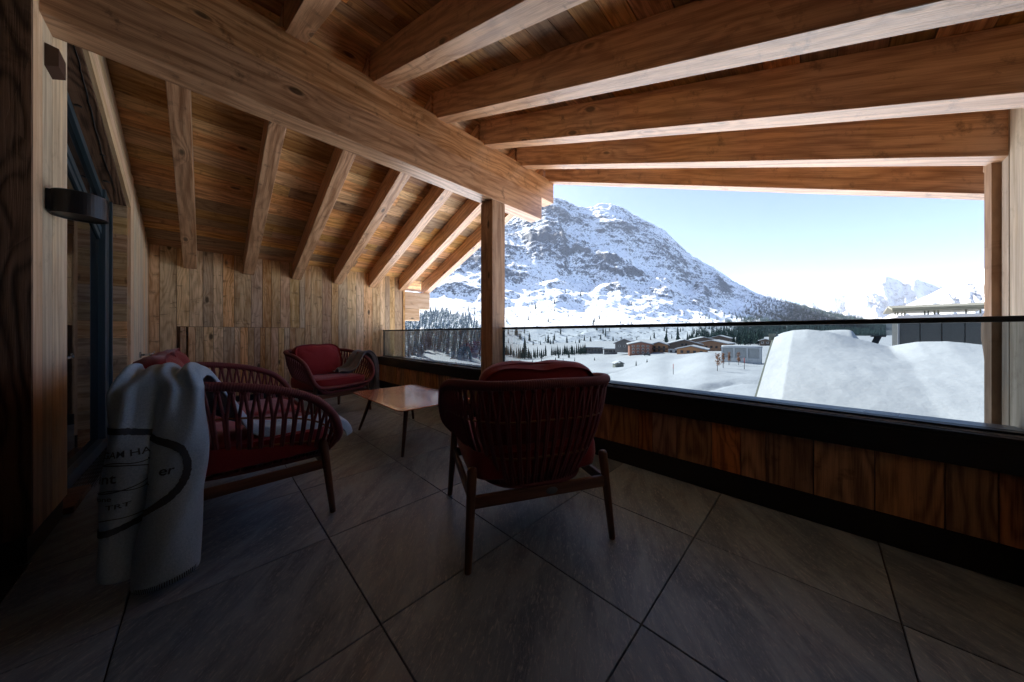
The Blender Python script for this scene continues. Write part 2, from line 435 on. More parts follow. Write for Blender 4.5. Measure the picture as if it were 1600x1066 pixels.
for (qq, xo, r_) in ((.30, -.10, .022), (.62, -.075, .016), (1.05, -.115, .018)):
    m = MB(); yy = y1 - qq; m.tube([(XS + xo, yy, 2.255 + qq * .345 - .0015), (XS + xo, yy, 2.255 + qq * .345 + .01)], [r_, r_], 12); m.build('knot', M['rail'], hdo)
# glass door in the recess
gd = empty('glass_door', (XD, YR1, 0), 0, 'tall glass door in a blue grey metal frame beside the lamp', 'door')
g = NT('door_glass'); 
g.bsdf((.006, .008, .010), .03, None, Specular_IOR_Level=.7); M['dglass'] = g.m
L = YR2 - YR1 - .024
m = MB(); m.aabb(-.03, -.012, .03, L - .02, .06, 3.0); m.build('pane', M['dglass'], gd)
m = MB()
m.aabb(-.05, .03, L - .09, L - .055, .0, 2.5, 'z'); m.aabb(-.05, .015, L - .05, L, .0, 2.5, 'z'); m.aabb(-.05, .045, L - .025, L, .0, 2.4, 'z')
m.aabb(-.05, .03, L - .19, L - .095, .05, 2.5, 'z')
m.aabb(-.05, .03, 0, .09, .0, 2.9, 'z')
m.aabb(-.05, .03, .09, L - .09, .0, .10, 'y')
for dz, hh, pr in ((-.002, .07, .012), (-.40, .05, .0), (-.34, .06, .008)):
    y_, zt = L, 2.255 + dz
    m.box((-.05, y_, zt - hh), (0, -L - .2, (L + .2) * .345), (.05 + pr, 0, 0), (0, 0, hh))
m.build('door_frame', M['frame'], gd, bevel=.003)
# mat well and slot drain
mt = MB()
for k in range(16):
    mt.aabb(XD + .03 + .011 * k - .06, XD + .034 + .011 * k - .06, 3.42, 4.66, .004, .022)
for k in range(12): mt.aabb(XD - .03, XW + .02, 3.45 + k * .1, 3.454 + k * .1, .004, .018)
tag(mt.build('scraper_mat', M['chrome']), 'ribbed metal scraper mat in front of the glass door', 'mat')
th = MB(); th.aabb(XD - .03, XW + .02, 3.02, 3.40, .004, .04, 'x')
tag(th.build('door_threshold', M['dark'], bevel=.003), 'dark wooden threshold block between the pier and the metal mat', 'threshold')
dr = empty('floor_drain', (0, 0, 0), 0, 'slotted floor drain with a thin metal edge along the house wall', 'drain')
m = MB(); m.aabb(XW - .001, XW + .004, 1.2, 2.50, .001, .006); m.build('edge_strip', M['chrome'], dr)
m = MB()
for k in range(70): m.aabb(XW - .16, XW - .002, 1.2 + k * .0186, 1.209 + k * .0186, .001, .0045)
m.build('grate', M['rail'], dr)

# dark glazed front of the house beside the camera (only ever seen from a step aside)
hf = MB(); hf.aabb(-.80, -.76, YN, 2.5, .0, 3.4)
tag(hf.build('house_glazing', M['dglass']), 'dark glazed house front beside the timber pier', 'window')

# parapet
pa = empty('parapet_wall', (0, 0, 0), 0, 'low parapet of dark red brown upright boards under the glass railing', 'parapet')
m = MB(); boards_v(m, 'y', YN, 6.0, XP, -1, lambda y: .452, .148, .10, .24, .02, .003)
m.build('boarding', M['parapet'], pa)
m = MB(); m.aabb(XP + .024, 2.60, YN, 6.0, -.35, .575, 'y'); m.build('parapet_core', M['concrete'], pa)
m = MB(); m.aabb(XP - .008, XP + .020, YN, 5.99, 0.001, .146, 'y'); m.build('skirting', M['skirt'], pa)
m = MB(); m.aabb(XP - .030, XP + .022, YN, 5.99, .454, .596, 'y'); m.aabb(XP - .036, XP - .028, YN, 5.99, .588, .602, 'y')
m.aabb(XP - .034, XP - .0295, YN, 5.99, .574, .580, 'y')
m.build('channel', M['rail'], pa, bevel=.002)
m = MB(); m.aabb(XP + .024, 2.66, YN, 6.0, .578, .601, 'y'); m.aabb(2.64, 2.662, YN, 6.0, .50, .576, 'y')
m.build('coping', M['ledge'], pa, bevel=.002)

# glass railing
g = NT('rail_glass')
tr = g.n('ShaderNodeBsdfTransparent', {0: (.285, .328, .352)}); gl = g.n('ShaderNodeBsdfGlossy', {0: (1, 1, 1), 'Roughness': .02})
fr = g.n('ShaderNodeFresnel', {0: 1.45})
mx = g.n('ShaderNodeMixShader', {0: g.math('MULTIPLY', fr.outputs[0], .38), 1: tr.outputs[0], 2: gl.outputs[0]})
g.t.links.new(mx.outputs[0], g.out.inputs[0]); M['glass'] = g.m
XG = 2.452
for nm, lab, y0, y1 in (('glass_railing', 'shorter glass railing pane between the timber post and the back wall', 2.815, 5.985),
                        ('glass_railing', 'long glass railing pane right of the timber post, with a black handrail', YN + .01, 2.592)):
    gr = empty(nm, (XG, y0, .6), 0, lab, 'railing', 'glass railings along the parapet')
    Lg = y1 - y0
    m = MB(); m.quad([(0, .012, .0), (0, Lg - .012, .0), (0, Lg - .012, .49), (0, .012, .49)]); m.build('pane', M['glass'], gr)
    m = MB(); m.aabb(-.022, .022, 0, Lg, .482, .508, 'y'); m.build('handrail', M['rail'], gr, bevel=.004)
    for ya in (0, Lg - .014):
        m = MB(); m.aabb(-.012, .012, ya, ya + .014, .003, .48, 'z'); m.build('edge_profile', M['rail'], gr)
    m = MB(); m.aabb(-.03, .03, 0.016, Lg - .016, .002, .012, 'y'); m.build('clamp_profile', M['rail'], gr)

# post
po = MB(); po.aabb(2.286, 2.486, 2.602, 2.806, 0, 2.556, 'z')
tag(po.build('timber_post', M['post'], bevel=.006), 'square timber post standing in the railing under the ridge beam end', 'post')

# ridge beam
rb = MB()
rb.aabb(XW - .05, 3.16, 2.60, 2.785, 2.557, 2.846, 'x', (3.1, 2.2)); rb.aabb(XW - .05, 3.42, 2.602, 2.783, 2.8465, 3.142, 'x', (3.395, 2.2))
tag(rb.build('ridge_beam', M['beam'], bevel=.004), 'massive laminated ridge beam crossing the ceiling to the post', 'beam')

# rafters: each one a thing
RXS = [-.15, .45, 1.04, 1.64, 2.23, 2.82, 3.38]
lab_b = ['rafter nearest the house on the far slope, over the back of the sofa',
         'second rafter from the left on the far slope, above the cupboard door',
         'third rafter from the left on the far slope, ending above the wall boards',
         'fourth rafter from the left on the far slope, the middle one of seven',
         'fifth rafter from the left on the far slope, ending above plain boards',
         'sixth rafter on the far slope, ending at the outer corner of the back wall',
         'outermost rafter on the far slope, resting on the stepped timber end']
lab_f = ['rafter hidden behind the top left of the ridge beam on the near slope',
         'short rafter stub at the top left above the ridge beam',
         'rafter on the near slope leaving the top edge of the photo first',
         'second long rafter on the near slope with a pale underside, rising to the top right',
         'third long rafter from the top, passing over the pale wall end at the right',
         'fourth long rafter from the top, ending against the pale wall end',
         'lowest and outermost near rafter, edging the open sky']
for k, x in enumerate(RXS):
    w = .125
    m = MB(); y0, y1 = RY + .02, (6.12 if k == 6 else YB - .006)
    m.box((x - w / 2, y0, zr(y0)), (0, y1 - y0, zr(y1) - zr(y0)), (w, 0, 0), (0, 0, RD - .002))
    tag(m.build('rafter', M['beam'], bevel=.003), lab_b[k], 'rafter', 'rafters of the far roof slope')
    m = MB(); y0, y1 = RY - .02, (YN - .02 if k < 6 else YN - .10)
    m.box((x - w / 2, y0, zr(y0)), (0, y1 - y0, zr(y1) - zr(y0)), (w, 0, 0), (0, 0, RD - .002))
    if k > 0:
        tag(m.build('rafter', M['beam'], bevel=.003), lab_f[k], 'rafter', 'rafters of the near roof slope')
# roof boarding: one ceiling of boards along the ridge, and the roof above it
for sgn in (1, -1):
    m = MB(); s_ = 0.0
    ln = 3.60 if sgn > 0 else 3.75
    while s_ < ln:
        w = random.uniform(.11, .21)
        ya, yb = RY + sgn * s_, RY + sgn * (s_ + w - .004)
        j = random.random() * .004
        x = -1.4 if sgn < 0 else -.72
        while x < 3.56:
            l = random.uniform(1.2, 3.4); x1 = min(x + l, 3.56)
            if 3.56 - x1 < .3: x1 = 3.56
            m.box((x, ya, zb(ya) + j), (x1 - x - .003, 0, 0), (0, yb - ya, zb(yb) - zb(ya)), (0, 0, .024))
            x = x1
        s_ += w
    tag(m.build('ceiling_boards', M['roof']), kind='structure')
m = MB()
for sgn in (1, -1):
    ya, yb = RY, RY + sgn * 3.85
    m.box((-3.2, ya, zb(ya) + .032), (6.78, 0, 0), (0, yb - ya, zb(yb) - zb(ya)), (0, 0, .18))
tag(m.build('terrace_roof', M['dark']), kind='structure')
m = MB()
m.aabb(-3.2, -3.1, YN - .3, 6.3, -3.5, 3.2); m.aabb(-3.2, -.9, 6.05, 6.3, -3.5, 2.2); m.aabb(-3.2, 2.6, YN - .34, 6.28, -3.5, -.42); 
tag(m.build('house', M['plaster']), 'plain lower body of the house below the terrace', 'house')

# small fittings
bx = MB(); o = Vector((XW, 2.67, 2.34))
prof = [(0, .0), (0, .112), (.040, .105), (.040, .018)]
a0 = [(XW + x, 2.665, 2.34 + z) for x, z in prof]; a1 = [(XW + x, 2.775, 2.335 + z) for x, z in prof]
bx.quad(a0[::-1]); bx.quad(a1)
for i in range(4): bx.quad([a0[i], a0[(i + 1) % 4], a1[(i + 1) % 4], a1[i]])
tag(bx.build('sensor_box', M['brownbox'], bevel=.003), 'small dark brown wedge box high on the pale pier', 'sensor')

wl = empty('wall_lamp', (XW, 2.66, 1.635), 0, 'black drum shaped wall lamp on the pale pier', 'lamp')
m = MB(); N_ = 48; ro, ri, hh = .092, .086, .118
cx, cy = .092, .065
def ring(r, z): return [(cx + r * math.cos(2 * math.pi * k / N_), cy + r * math.sin(2 * math.pi * k / N_), z) for k in range(N_)]
m.grid([ring(ri, .0), ring(ro, .0), ring(ro, hh - .004), ring(ro - .004, hh), ring(.0005, hh)], None, True)
m.grid([ring(ri, hh - .03), ring(ri, .0)], None, True)
m.build('drum_shade', M['lamp'], wl, smooth=False)
m = MB(); m.quad(ring(ri - .0005, .008)[::-1]); m.build('diffuser', plain('lamp_diffuser', (.03, .03, .03), .35), wl)
m = MB(); m.aabb(.0, .03, .012, .118, .01, .112); m.build('wall_bracket', M['lamp'], wl, bevel=.003)

tp = empty('garden_tap', (XS, 5.25, .80), 0, 'shiny metal tap on the house wall behind the sofa', 'tap')
m = MB(); m.tube([(0, 0, 0), (.012, 0, 0)], .032, 14); m.tube([(.01, 0, 0), (.13, 0, 0)], .012, 10)
m.tube([(.085, 0, 0), (.085, 0, .02)], [.02, .02], 10); m.tube([(.10, 0, 0), (.15, 0, -.015), (.165, 0, -.06)], [.014, .013, .011], 10); m.build('tap_body', M['chrome'], tp, True)
m = MB(); m.tube([(.12, 0, .004), (.20, 0, .006)], .007, 8); m.tube([(.105, -.03, .03), (.105, .03, .03)], .006, 8); m.build('lever', M['chrome'], tp, True)
# ------------------------------------------------------------------ furniture materials
g = NT('red_rope')
oc = g.n('ShaderNodeTexCoord').outputs['Object']
n = g.noise(oc, 300.0, 3.0, .6); n2 = g.noise(oc, 9.0, 2.0)
g.bsdf(g.mix(n, (.125, .03, .034), (.25, .066, .07)), .62, n, .3, .002, Specular_IOR_Level=.4); M['rope'] = g.m
g = NT('red_fabric')
oc = g.n('ShaderNodeTexCoord').outputs['Object']
sp = g.n('ShaderNodeSeparateXYZ', {0: oc})
wv = g.math('MULTIPLY', g.math('SINE', g.math('MULTIPLY', g.math('ADD', sp.outputs[0], sp.outputs[1]), 1500.0)), g.math('SINE', g.math('MULTIPLY', sp.outputs[2], 1500.0)))
n = g.noise(oc, 420.0, 3.0, .7); n2 = g.noise(oc, 7.0, 3.0)
c = g.mix(g.range(n, .25, .75), (.20, .016, .020), (.34, .034, .036))
c = g.mix(g.math('MULTIPLY', n2, .3), c, (.16, .012, .018))
g.bsdf(c, .85, g.math('ADD', g.math('MULTIPLY', n, .8), g.math('ADD', g.math('MULTIPLY', wv, .15), g.math('MULTIPLY', n2, 6.0))), .35, .002, Specular_IOR_Level=.2, Sheen_Weight=.35, Sheen_Roughness=.4)
M['fabric'] = g.m
M['leg'] = wood('chair_leg_wood', (.20, .098, .05), (.10, .045, .022), ring=22, warp=1.5, ringmix=.25, knots=0.0, var=.05, greyamt=.05, stain=.2, rough=.4, spec=.5)
M['rod'] = plain('rattan_rod', (.24, .085, .03), .45, 0, 90, .25)
g = NT('wool_blanket')
oc = g.n('ShaderNodeTexCoord').outputs['Object']
n = g.noise(oc, 170.0, 4.0, .75); n2 = g.noise(oc, 6.0, 3.0); n3 = g.noise(oc, 900.0, 2.0, .6)
c = g.mix(g.range(n, .25, .75), (.29, .43, .56), (.47, .64, .76))
c = g.mix(g.math('MULTIPLY', g.range(n3, .45, .8), .35), c, (.56, .70, .80))
g.bsdf(c, .95, g.math('ADD', g.math('MULTIPLY', n, 1.0), g.math('ADD', g.math('MULTIPLY', n3, .6), g.math('MULTIPLY', n2, 2.0))), .5, .003, Specular_IOR_Level=.12, Sheen_Weight=.45, Sheen_Roughness=.5)
M['wool'] = g.m
M['print'] = plain('blanket_print', (.065, .08, .095), .95, 0, 240, .5)
M['wool2'] = plain('grey_wool', (.24, .26, .29), .95, 0, 240, .5)

def rounded_cushion(w, d, h, n=22, pw=5.0, puff=.30, dip=0.0, lean=None):
    """soft cushion: w across (x), d thickness (y), h high (z); centred"""
    bm = bmesh.new(); bmesh.ops.create_cube(bm, size=2.0)
    bmesh.ops.subdivide_edges(bm, edges=bm.edges[:], cuts=n, use_grid_fill=True)
    for v in bm.verts:
        x, y, z = v.co
        m_ = max(abs(x), abs(y), abs(z))
        # outline in x-z as a superellipse, thickness swelling in the middle
        rr = (abs(x) ** pw + abs(z) ** pw) ** (1 / pw); mx = max(abs(x), abs(z), 1e-6)
        k = mx / max(rr, 1e-6)
        x2, z2 = x * k, z * k
        edge = min(1.0, max(abs(x2), abs(z2), rr * k))
        rad = min(1.0, (abs(x) ** 2.2 + abs(z) ** 2.2) ** (1 / 2.2))
        t = (1 - puff * rad ** 3.0)
        if abs(y) > .999: t *= math.sqrt(max(0.0, 1 - max(0, (mx - .72) / .28) ** 2 * .75))
        y2 = y * t
        s_ = 1 - .03 * abs(y) ** 2
        sag = dip * math.exp(-(x2 / .16) ** 2) * max(0, z2)
        wr = .007 * mnoise.noise(Vector((x2 * 2.1 + w * 9, y * 1.3, z2 * 2.3 + d * 7)))
        v.co = (x2 * w / 2 * s_, y2 * d / 2 + wr * .6, z2 * h / 2 * s_ - sag + wr)
    return bm
def bm_obj(bm, name, mat, parent=None, smooth=True, mtx=None):
    if mtx is not None: bmesh.ops.transform(bm, matrix=mtx, verts=bm.verts)
    me = bpy.data.meshes.new(name); bm.to_mesh(me); bm.free()
    if smooth: me.polygons.foreach_set('use_smooth', [True] * len(me.polygons))
    me.materials.append(mat)
    o = bpy.data.objects.new(name, me); COL.objects.link(o)
    if parent: o.parent = parent
    return o

def rope_seat(label, cat, w, yr, loc, rz, group=None, seats=1, badge=False):
    t = empty('rope_sofa' if seats > 1 else 'rope_armchair', (loc[0], loc[1], 0), rz, label, cat, group)
    half = [(w - .20, .350, .385), (w - .095, .358, .405), (w - .03, .362, .47), (w - .004, .325, .575), (w + .002, .235, .675), (w, .085, .742),
            (w - .012, -.10, .782), (w - .05, yr * .62, .800), (w - .14, yr * .88, .808), (w - .26, yr * .985, .812)]
    right = [Vector(p) for p in half]; left = [Vector((-x, y, z)) for x, y, z in reversed(half)]
    mid_back = [Vector((0, yr, .815))] if w < .5 else [Vector((w * .33, yr, .815)), Vector((-w * .33, yr, .815))]
    mid_front = [Vector((0, .345, .378))] if w < .5 else [Vector((-w * .33, .346, .379)), Vector((w * .33, .346, .379))]
    loop = catmull(right + mid_back + left + mid_front, 10, True)
    rim = resample(loop, .0026, True)
    rads = [.0205 + .0026 * abs(math.sin(math.pi * k / 4.0)) for k in range(len(rim))]
    m = MB(); m.tube(rim, rads, 12, False, True); m.build('wrapped_rim', M['rope'], t, True)
    # basket surface between the rim and the base ring
    arc = catmull(right + mid_back + left, 16)
    arc = resample(arc, .004)
    def base(p): return Vector((p.x * (w - .145) / w, p.y * (.72 if p.y < 0 else .93), .325))
    def surf(s_, v):
        s_ = min(max(s_, 0), len(arc) - 1.0); i = min(int(s_), len(arc) - 2); p = arc[i].lerp(arc[i + 1], s_ - i); b = base(p)
        f = v ** 1.75
        q = Vector((p.x + (b.x - p.x) * f, p.y + (b.y - p.y) * f, p.z + (b.z - p.z) * v)); return q
    n = len(arc); step = .047 / .004
    kn = int(n / step)
    m = MB()
    tilt = .40
    for k in range(1, kn):
        s0 = k * n / kn
        for sg in (-1, 1):
            s1 = s0 + sg * tilt * step; s2 = s0 + sg * (tilt + .02) * step; s3 = s0 + sg * .26 * step; 
            vs = [0.015, .07, .14, .24, .33, .42, .52, .62, .70, .8, .9, 1.0]
            pts = []
            for v in vs:
                if v < .33: s_ = s0 + sg * tilt * step * max(0, (v - .02)) / .31
                elif v < .70: s_ = s1 + (s2 - s1) * (v - .33) / .37
                else: s_ = s2 + (s3 - s2) * (v - .70) / .30
                pts.append(surf(s_, v))
            m.tube(pts, .0072, 6, False)
        # knot under the rim
        a, b_ = surf(s0, .01), surf(s0, .075)
        m.tube([a, a.lerp(b_, .5), b_], [.010, .0145, .010], 7, True)
    m.build('rope_weave', M['rope'], t, True)
    for v in (.335, .70):
        m = MB(); m.tube([surf(s_, v) * 1.0 for s_ in np.linspace(step * .4, n - 1 - step * .4, 120)], .0052, 6, True); m.build('rod', M['rod'], t, True)
    # base ring and woven seat base
    lo = resample([base(p) for p in arc] + [base(arc[-1]) + Vector((.1, 0, 0)), base(arc[0]) + Vector((-.1, 0, 0))], .03, True)
    m = MB(); m.tube(lo, .014, 8, False, True); m.build('base_ring', M['rope'], t, True)
    m = MB(); m.quad([p + Vector((0, 0, .008)) for p in lo][::-1]); m.quad([p + Vector((0, 0, -.004)) for p in lo]); m.build('seat_base', M['rope'], t)
    # wooden frame
    fx, fy, tx, ty = w - .055, .34, w - .095, .295
    for sx in (-1, 1):
        for sy in (-1, 1):
            b, e = Vector((sx * fx, sy * fy, 0)), Vector((sx * (tx + .012), sy * ty, .435))
            pts = [b, b.lerp(e, .012), b.lerp(e, .5), b.lerp(e, .96), b.lerp(e, .99), e]
            m = MB(); m.tube(pts, [.013, .0155, .0195, .0225, .018, .007], 14); m.build('leg', M['leg'], t, True)
    zf = .285
    fxz, fyz = fx + (tx - fx) * .65, fy + (ty - fy) * .65
    for sy in (-1, 1):
        m = MB(); m.aabb(-fxz, fxz, sy * fyz - .011, sy * fyz + .011, zf - .028, zf + .028, 'x'); r_ = m.build('crossbar', M['leg'], t, bevel=.006)
        if badge and sy < 0:
            bm = bmesh.new(); bmesh.ops.create_uvsphere(bm, u_segments=20, v_segments=8, radius=1)
            bo = bm_obj(bm, 'badge', plain('badge_metal', (.16, .165, .17), .35, .8), r_, True, Matrix.Translation((.04, sy * fyz - .011, zf)) @ Matrix.Diagonal((.030, .004, .017, 1)))
    for sx in (-1, 1):
        m = MB(); m.aabb(sx * fxz - .011, sx * fxz + .011, -fyz, fyz, zf - .026, zf + .026, 'y'); m.build('side_rail', M['leg'], t, bevel=.006)
    # cushions
    bm = rounded_cushion(2 * (w - .075), .62, .125, 20, 4.0, .05)
    # seat cushion lies flat: build with thickness along z
    bm.free()
    sw_ = (2 * (w - .075)) / seats
    for k in range(seats):
        xc = (k - (seats - 1) / 2) * sw_
        dd = .345 - yr * .72
        bm = rounded_cushion(sw_ - .006, .145, dd, 20, 6.0, .06)
        mt_ = Matrix.Translation((xc, (.345 + yr * .72) / 2, .425)) @ Matrix.Rotation(R(90), 4, 'X')
        bm_obj(bm, 'seat_cushion', M['fabric'], t, True, mt_)
        bwid = (2 * (w - .115)) / seats
        bm = rounded_cushion(bwid - .008, .185, .44, 22, 5.0, .38, .008)
        mt_ = Matrix.Translation(((k - (seats - 1) / 2) * bwid, yr + (.135 if seats > 1 else .215), .675 + (.035 if seats > 1 else 0))) @ Matrix.Rotation(R(14), 4, 'X')
        bc = bm_obj(bm, 'back_cushion', M['fabric'], t, True, mt_)
        out = [(math.copysign(abs(math.cos(a)) ** (2 / 4.2), math.cos(a)), math.copysign(abs(math.sin(a)) ** (2 / 4.2), math.sin(a))) for a in np.linspace(0, 2 * math.pi, 90, endpoint=False)]
        sm = MB()
        sm.tube([mt_ @ Vector((x * (bwid - .008) / 2 * 1.0, 0, z * .22 - .008 * math.exp(-(x / .16) ** 2) * max(0, z))) for x, z in out], .0042, 6, False, True); sm.build('seam', M['fabric'], bc, True)
    return t

chair1 = rope_seat('dark red rope armchair in front, seen from behind, with its back to the camera', 'armchair', .42, -.435, (1.276, 1.201), math.atan2(.635, .325) - math.pi / 2, 'red rope armchairs', 1, True)
chair2 = rope_seat('red rope armchair by the board wall with a grey throw over its arm', 'armchair', .42, -.435, (1.13, 4.52), math.atan2(-.951, .308) - math.pi / 2, 'red rope armchairs', 1)
sofa = rope_seat('two seat red rope sofa carrying the pale printed blanket on its arm', 'sofa', .72, -.445, (.18, 2.65), -math.pi / 2, None, 2)

# ------------------------------------------------------------------ table
g = NT('copper_table_top')
oc = g.n('ShaderNodeTexCoord').outputs['Object']
sp = g.n('ShaderNodeSeparateXYZ', {0: oc})
dd = g.n('ShaderNodeVectorMath', {0: oc, 1: (.36, .50, 0)}, operation='DISTANCE').outputs['Value']
n = g.noise(oc, 3.0, 3.0, .6); nf = g.noise(oc, 240.0, 2.0)
wet = g.range(g.math('ADD', dd, g.math('MULTIPLY', g.math('SUBTRACT', n, .5), .5)), .34, .52, 1.0, 0.0)
vo = g.n('ShaderNodeTexVoronoi', {'Vector': oc, 'Scale': 62.0}); 
drop = g.range(vo.outputs['Distance'], .18, .42, 1.0, 0.0)
vcol = g.n('ShaderNodeSeparateColor', {0: vo.outputs['Color']}).outputs[0]
wet2 = g.range(g.math('ADD', dd, g.math('MULTIPLY', g.math('SUBTRACT', n, .5), .5)), .45, .80, 1.0, 0.0)
dm = g.math('MULTIPLY', drop, g.math('LESS_THAN', vcol, wet2))
c = g.mix(nf, (.54, .185, .085), (.60, .22, .11))
rough = g.math('ADD', .17, g.math('MULTIPLY', dm, .35))
g.bsdf(c, g.math('ADD', rough, g.math('MULTIPLY', n, .06)), g.math('ADD', g.math('MULTIPLY', dm, 1.0), g.math('MULTIPLY', nf, .01)), .8, .004, Specular_IOR_Level=.6, Coat_Weight=.8, Coat_Roughness=.06)
M['ttop'] = g.m
TX0, TX1, TY0, TY1, TZ = 1.105, 1.835, 2.385, 3.545, .405
tb = empty('low_table', ((TX0 + TX1) / 2, (TY0 + TY1) / 2, 0), 0, 'low rectangular copper coloured table with clipped corners and droplets on its glossy top', 'table')
hw, hl, ch = (TX1 - TX0) / 2, (TY1 - TY0) / 2, .055
def outline(e): 
    pts = []
    for cx, cy, a0 in ((hw, hl, 0), (-hw, hl, 90), (-hw, -hl, 180), (hw, -hl, 270)):
        for a in (8, 30, 60, 82):
            r_ = ch
            pts.append((cx - math.copysign(r_, cx) + r_ * math.cos(R(a0 + a)) * 1.0 + 0, cy - math.copysign(r_, cy) + r_ * math.sin(R(a0 + a))))
    return [(x * (1 - e / hw), y * (1 - e / hl)) for x, y in pts]
m = MB()
o1, o2, o3 = outline(.0), outline(.0015), outline(.006)
m.quad([(x, y, TZ) for x, y in o2]); 
for a_, za, b_, zb_2 in ((o2, TZ, o1, TZ - .0015), (o1, TZ - .0015, o1, TZ - .0075), (o1, TZ - .0075, o3, TZ - .011)):
    for k in range(len(a_)):
        k2 = (k + 1) % len(a_); m.quad([(*a_[k], za), (*b_[k], zb_2), (*b_[k2], zb_2), (*a_[k2], za)])
m.quad([(x, y, TZ - .011) for x, y in o3][::-1])
m.build('table_top', M['ttop'], tb)
M['tleg'] = plain('table_leg_paint', (.06, .026, .018), .4)
for sx in (-1, 1):
    for sy in (-1, 1):
        b = Vector((sx * (hw - .055), sy * (hl - .07), 0)); e = Vector((sx * (hw - .15), sy * (hl - .19), TZ - .012))
        m = MB(); m.tube([b, b.lerp(e, .02), e.lerp(b, .02), e], [.010, .0125, .021, .022], 12); m.build('leg', M['tleg'], tb, True)
m = MB(); m.aabb(-hw + .16, hw - .16, -hl + .2, -hl + .23, TZ - .034, TZ - .0125); m.aabb(-hw + .16, hw - .16, hl - .23, hl - .2, TZ - .034, TZ - .0125)
m.aabb(-.02, .02, -hl + .2, hl - .2, TZ - .036, TZ - .014, 'y'); m.build('under_frame', M['tleg'], tb)

# ------------------------------------------------------------------ blankets
def smooth_curve(pts, n):
    c = catmull([Vector((*p, 0)) if len(p) == 2 else Vector(p) for p in pts], 12); 
    cum = [0]
    for a, b in zip(c, c[1:]): cum.append(cum[-1] + (b - a).length)
    out = []
    for q in np.linspace(0, cum[-1], n):
        k = min(max(np.searchsorted(cum, q) - 1, 0), len(c) - 2); L = cum[k + 1] - cum[k]
        out.append(c[k].lerp(c[k + 1], 0 if L < 1e-9 else (q - cum[k]) / L))
    return out
NB = 72
low = smooth_curve([(-.255, -.03), (-.285, .005), (-.290, .04), (-.262, .066), (-.225, .060), (-.192, .03), (-.176, .0), (-.188, .022), (-.205, .055), (-.188, .092), (-.14, .118), (-.085, .118), (-.04, .095), (-.018, .055), (-.025, .012), (-.06, -.012)], NB)
high = smooth_curve([(-.235, -.02), (-.262, .0), (-.265, .028), (-.235, .046), (-.195, .046), (-.160, .030), (-.145, .018), (-.146, .030), (-.144, .048), (-.118, .066), (-.082, .078), (-.045, .076), (-.015, .060), (.0, .032), (-.010, .0), (-.04, -.015)], NB)
YH = 1.945
tops = smooth_curve([(-.262, -.012), (-.272, .004), (-.262, .018), (-.232, .030), (-.205, .026), (-.182, .034), (-.160, .024), (-.146, .020), (-.128, .036), (-.105, .046), (-.085, .040), (-.062, .048), (-.032, .048), (-.008, .034), (.0, .014), (-.018, -.008)], NB)
def hang(u, z):
    """point of the hanging part: u in 0..1 across, z height"""
    f = min(max((z - .04) / .60, 0), 1); f = f * f * (3 - 2 * f) * .6 + f * .4
    h = min(max((z - .58) / .25, 0), 1); h = h * h * (3 - 2 * h)
    x = u * (NB - 1); i = min(int(x), NB - 2); q = x - i
    a = low[i].lerp(low[i + 1], q); b = high[i].lerp(high[i + 1], q); c = tops[i].lerp(tops[i + 1], q); p = a.lerp(b, f).lerp(c, h)
    wob = .005 * math.sin(z * 9 + u * 11) + .004 * math.sin(z * 17 - u * 23)
    # pull folds running down from the gathered top
    rad = math.exp(-((.82 - z) / .16) ** 2) * .007 * math.sin(u * 34 + (.82 - z) * 9)
    sag = .010 * math.exp(-((z - .30) / .14) ** 2) * math.exp(-((u - .74) / .12) ** 2)
    return Vector((p.x + wob, YH - p.y - wob - rad - sag, z))
rows = []
for z in np.linspace(0, .80, 40):
    row = []
    for k in range(NB):
        u = k / (NB - 1)
        z0 = .035 + .085 * max(0, (.42 - u) / .42) ** .7 if u < .42 else .035 + .01 * math.sin(u * 9)
        row.append(hang(u, z0 + (.80 - z0) * z / .80))
    rows.append(row)
top_st = [  # centre, width vector, gather amplitude
    ((-.128, 1.905, .845), (.235, -.01, .0), .020), ((-.122, 1.955, .876), (.235, -.015, -.004), .016), ((-.112, 2.02, .886), (.24, -.03, -.012), .013), ((-.092, 2.085, .872), (.25, -.06, -.03), .012),
    ((-.050, 2.135, .805), (.25, -.11, -.05), .012), ((.015, 2.165, .705), (.23, -.15, -.06), .012), ((.085, 2.18, .615), (.17, -.20, -.05), .012), ((.17, 2.185, .548), (.09, -.24, -.02), .012),
    ((.28, 2.19, .522), (.03, -.26, .0), .010), ((.40, 2.195, .517), (0, -.26, 0), .012), ((.52, 2.20, .512), (0, -.25, 0), .012), ((.60, 2.20, .492), (.0, -.24, 0), .012), ((.645, 2.20, .452), (0, -.235, 0), .010), ((.662, 2.20, .400), (0, -.23, 0), .008)]
cs = catmull([Vector(a) for a, b, c in top_st], 4); ws_ = catmull([Vector(b) for a, b, c in top_st], 4)
for i, (c, w_) in enumerate(zip(cs, ws_)):
    q = i / (len(cs) - 1); row = []
    t_ = (cs[min(i + 1, len(cs) - 1)] - cs[max(i - 1, 0)]).normalized(); nrm = w_.cross(t_).normalized()
    if nrm.z < 0 and q > .1: nrm = -nrm
    if q <= .1 and nrm.y > 0: nrm = -nrm
    amp = .017 * (1 - q) + .010
    for k in range(NB):
        u = k / (NB - 1)
        s_ = math.sin(u * 15.5 + 1.2 + q * 1.5) * .6 + math.sin(u * 27 + q * 3) * .35
        rim_curl = -.035 * max(0, (u - .86) / .14) ** 2 - .03 * max(0, (.12 - u) / .12) ** 2
        row.append(c + w_ * (u - .5) + nrm * (amp * s_ + rim_curl))
    if i < 4:
        f = (i + .5) / 4.0
        row = [hang(k / (NB - 1), .80 + .02 * i).lerp(p, f * f * (3 - 2 * f)) for k, p in enumerate(row)]
    rows.append(row)
m = MB(); m.grid(rows, lambda i, j: (j / 60, i / 60))
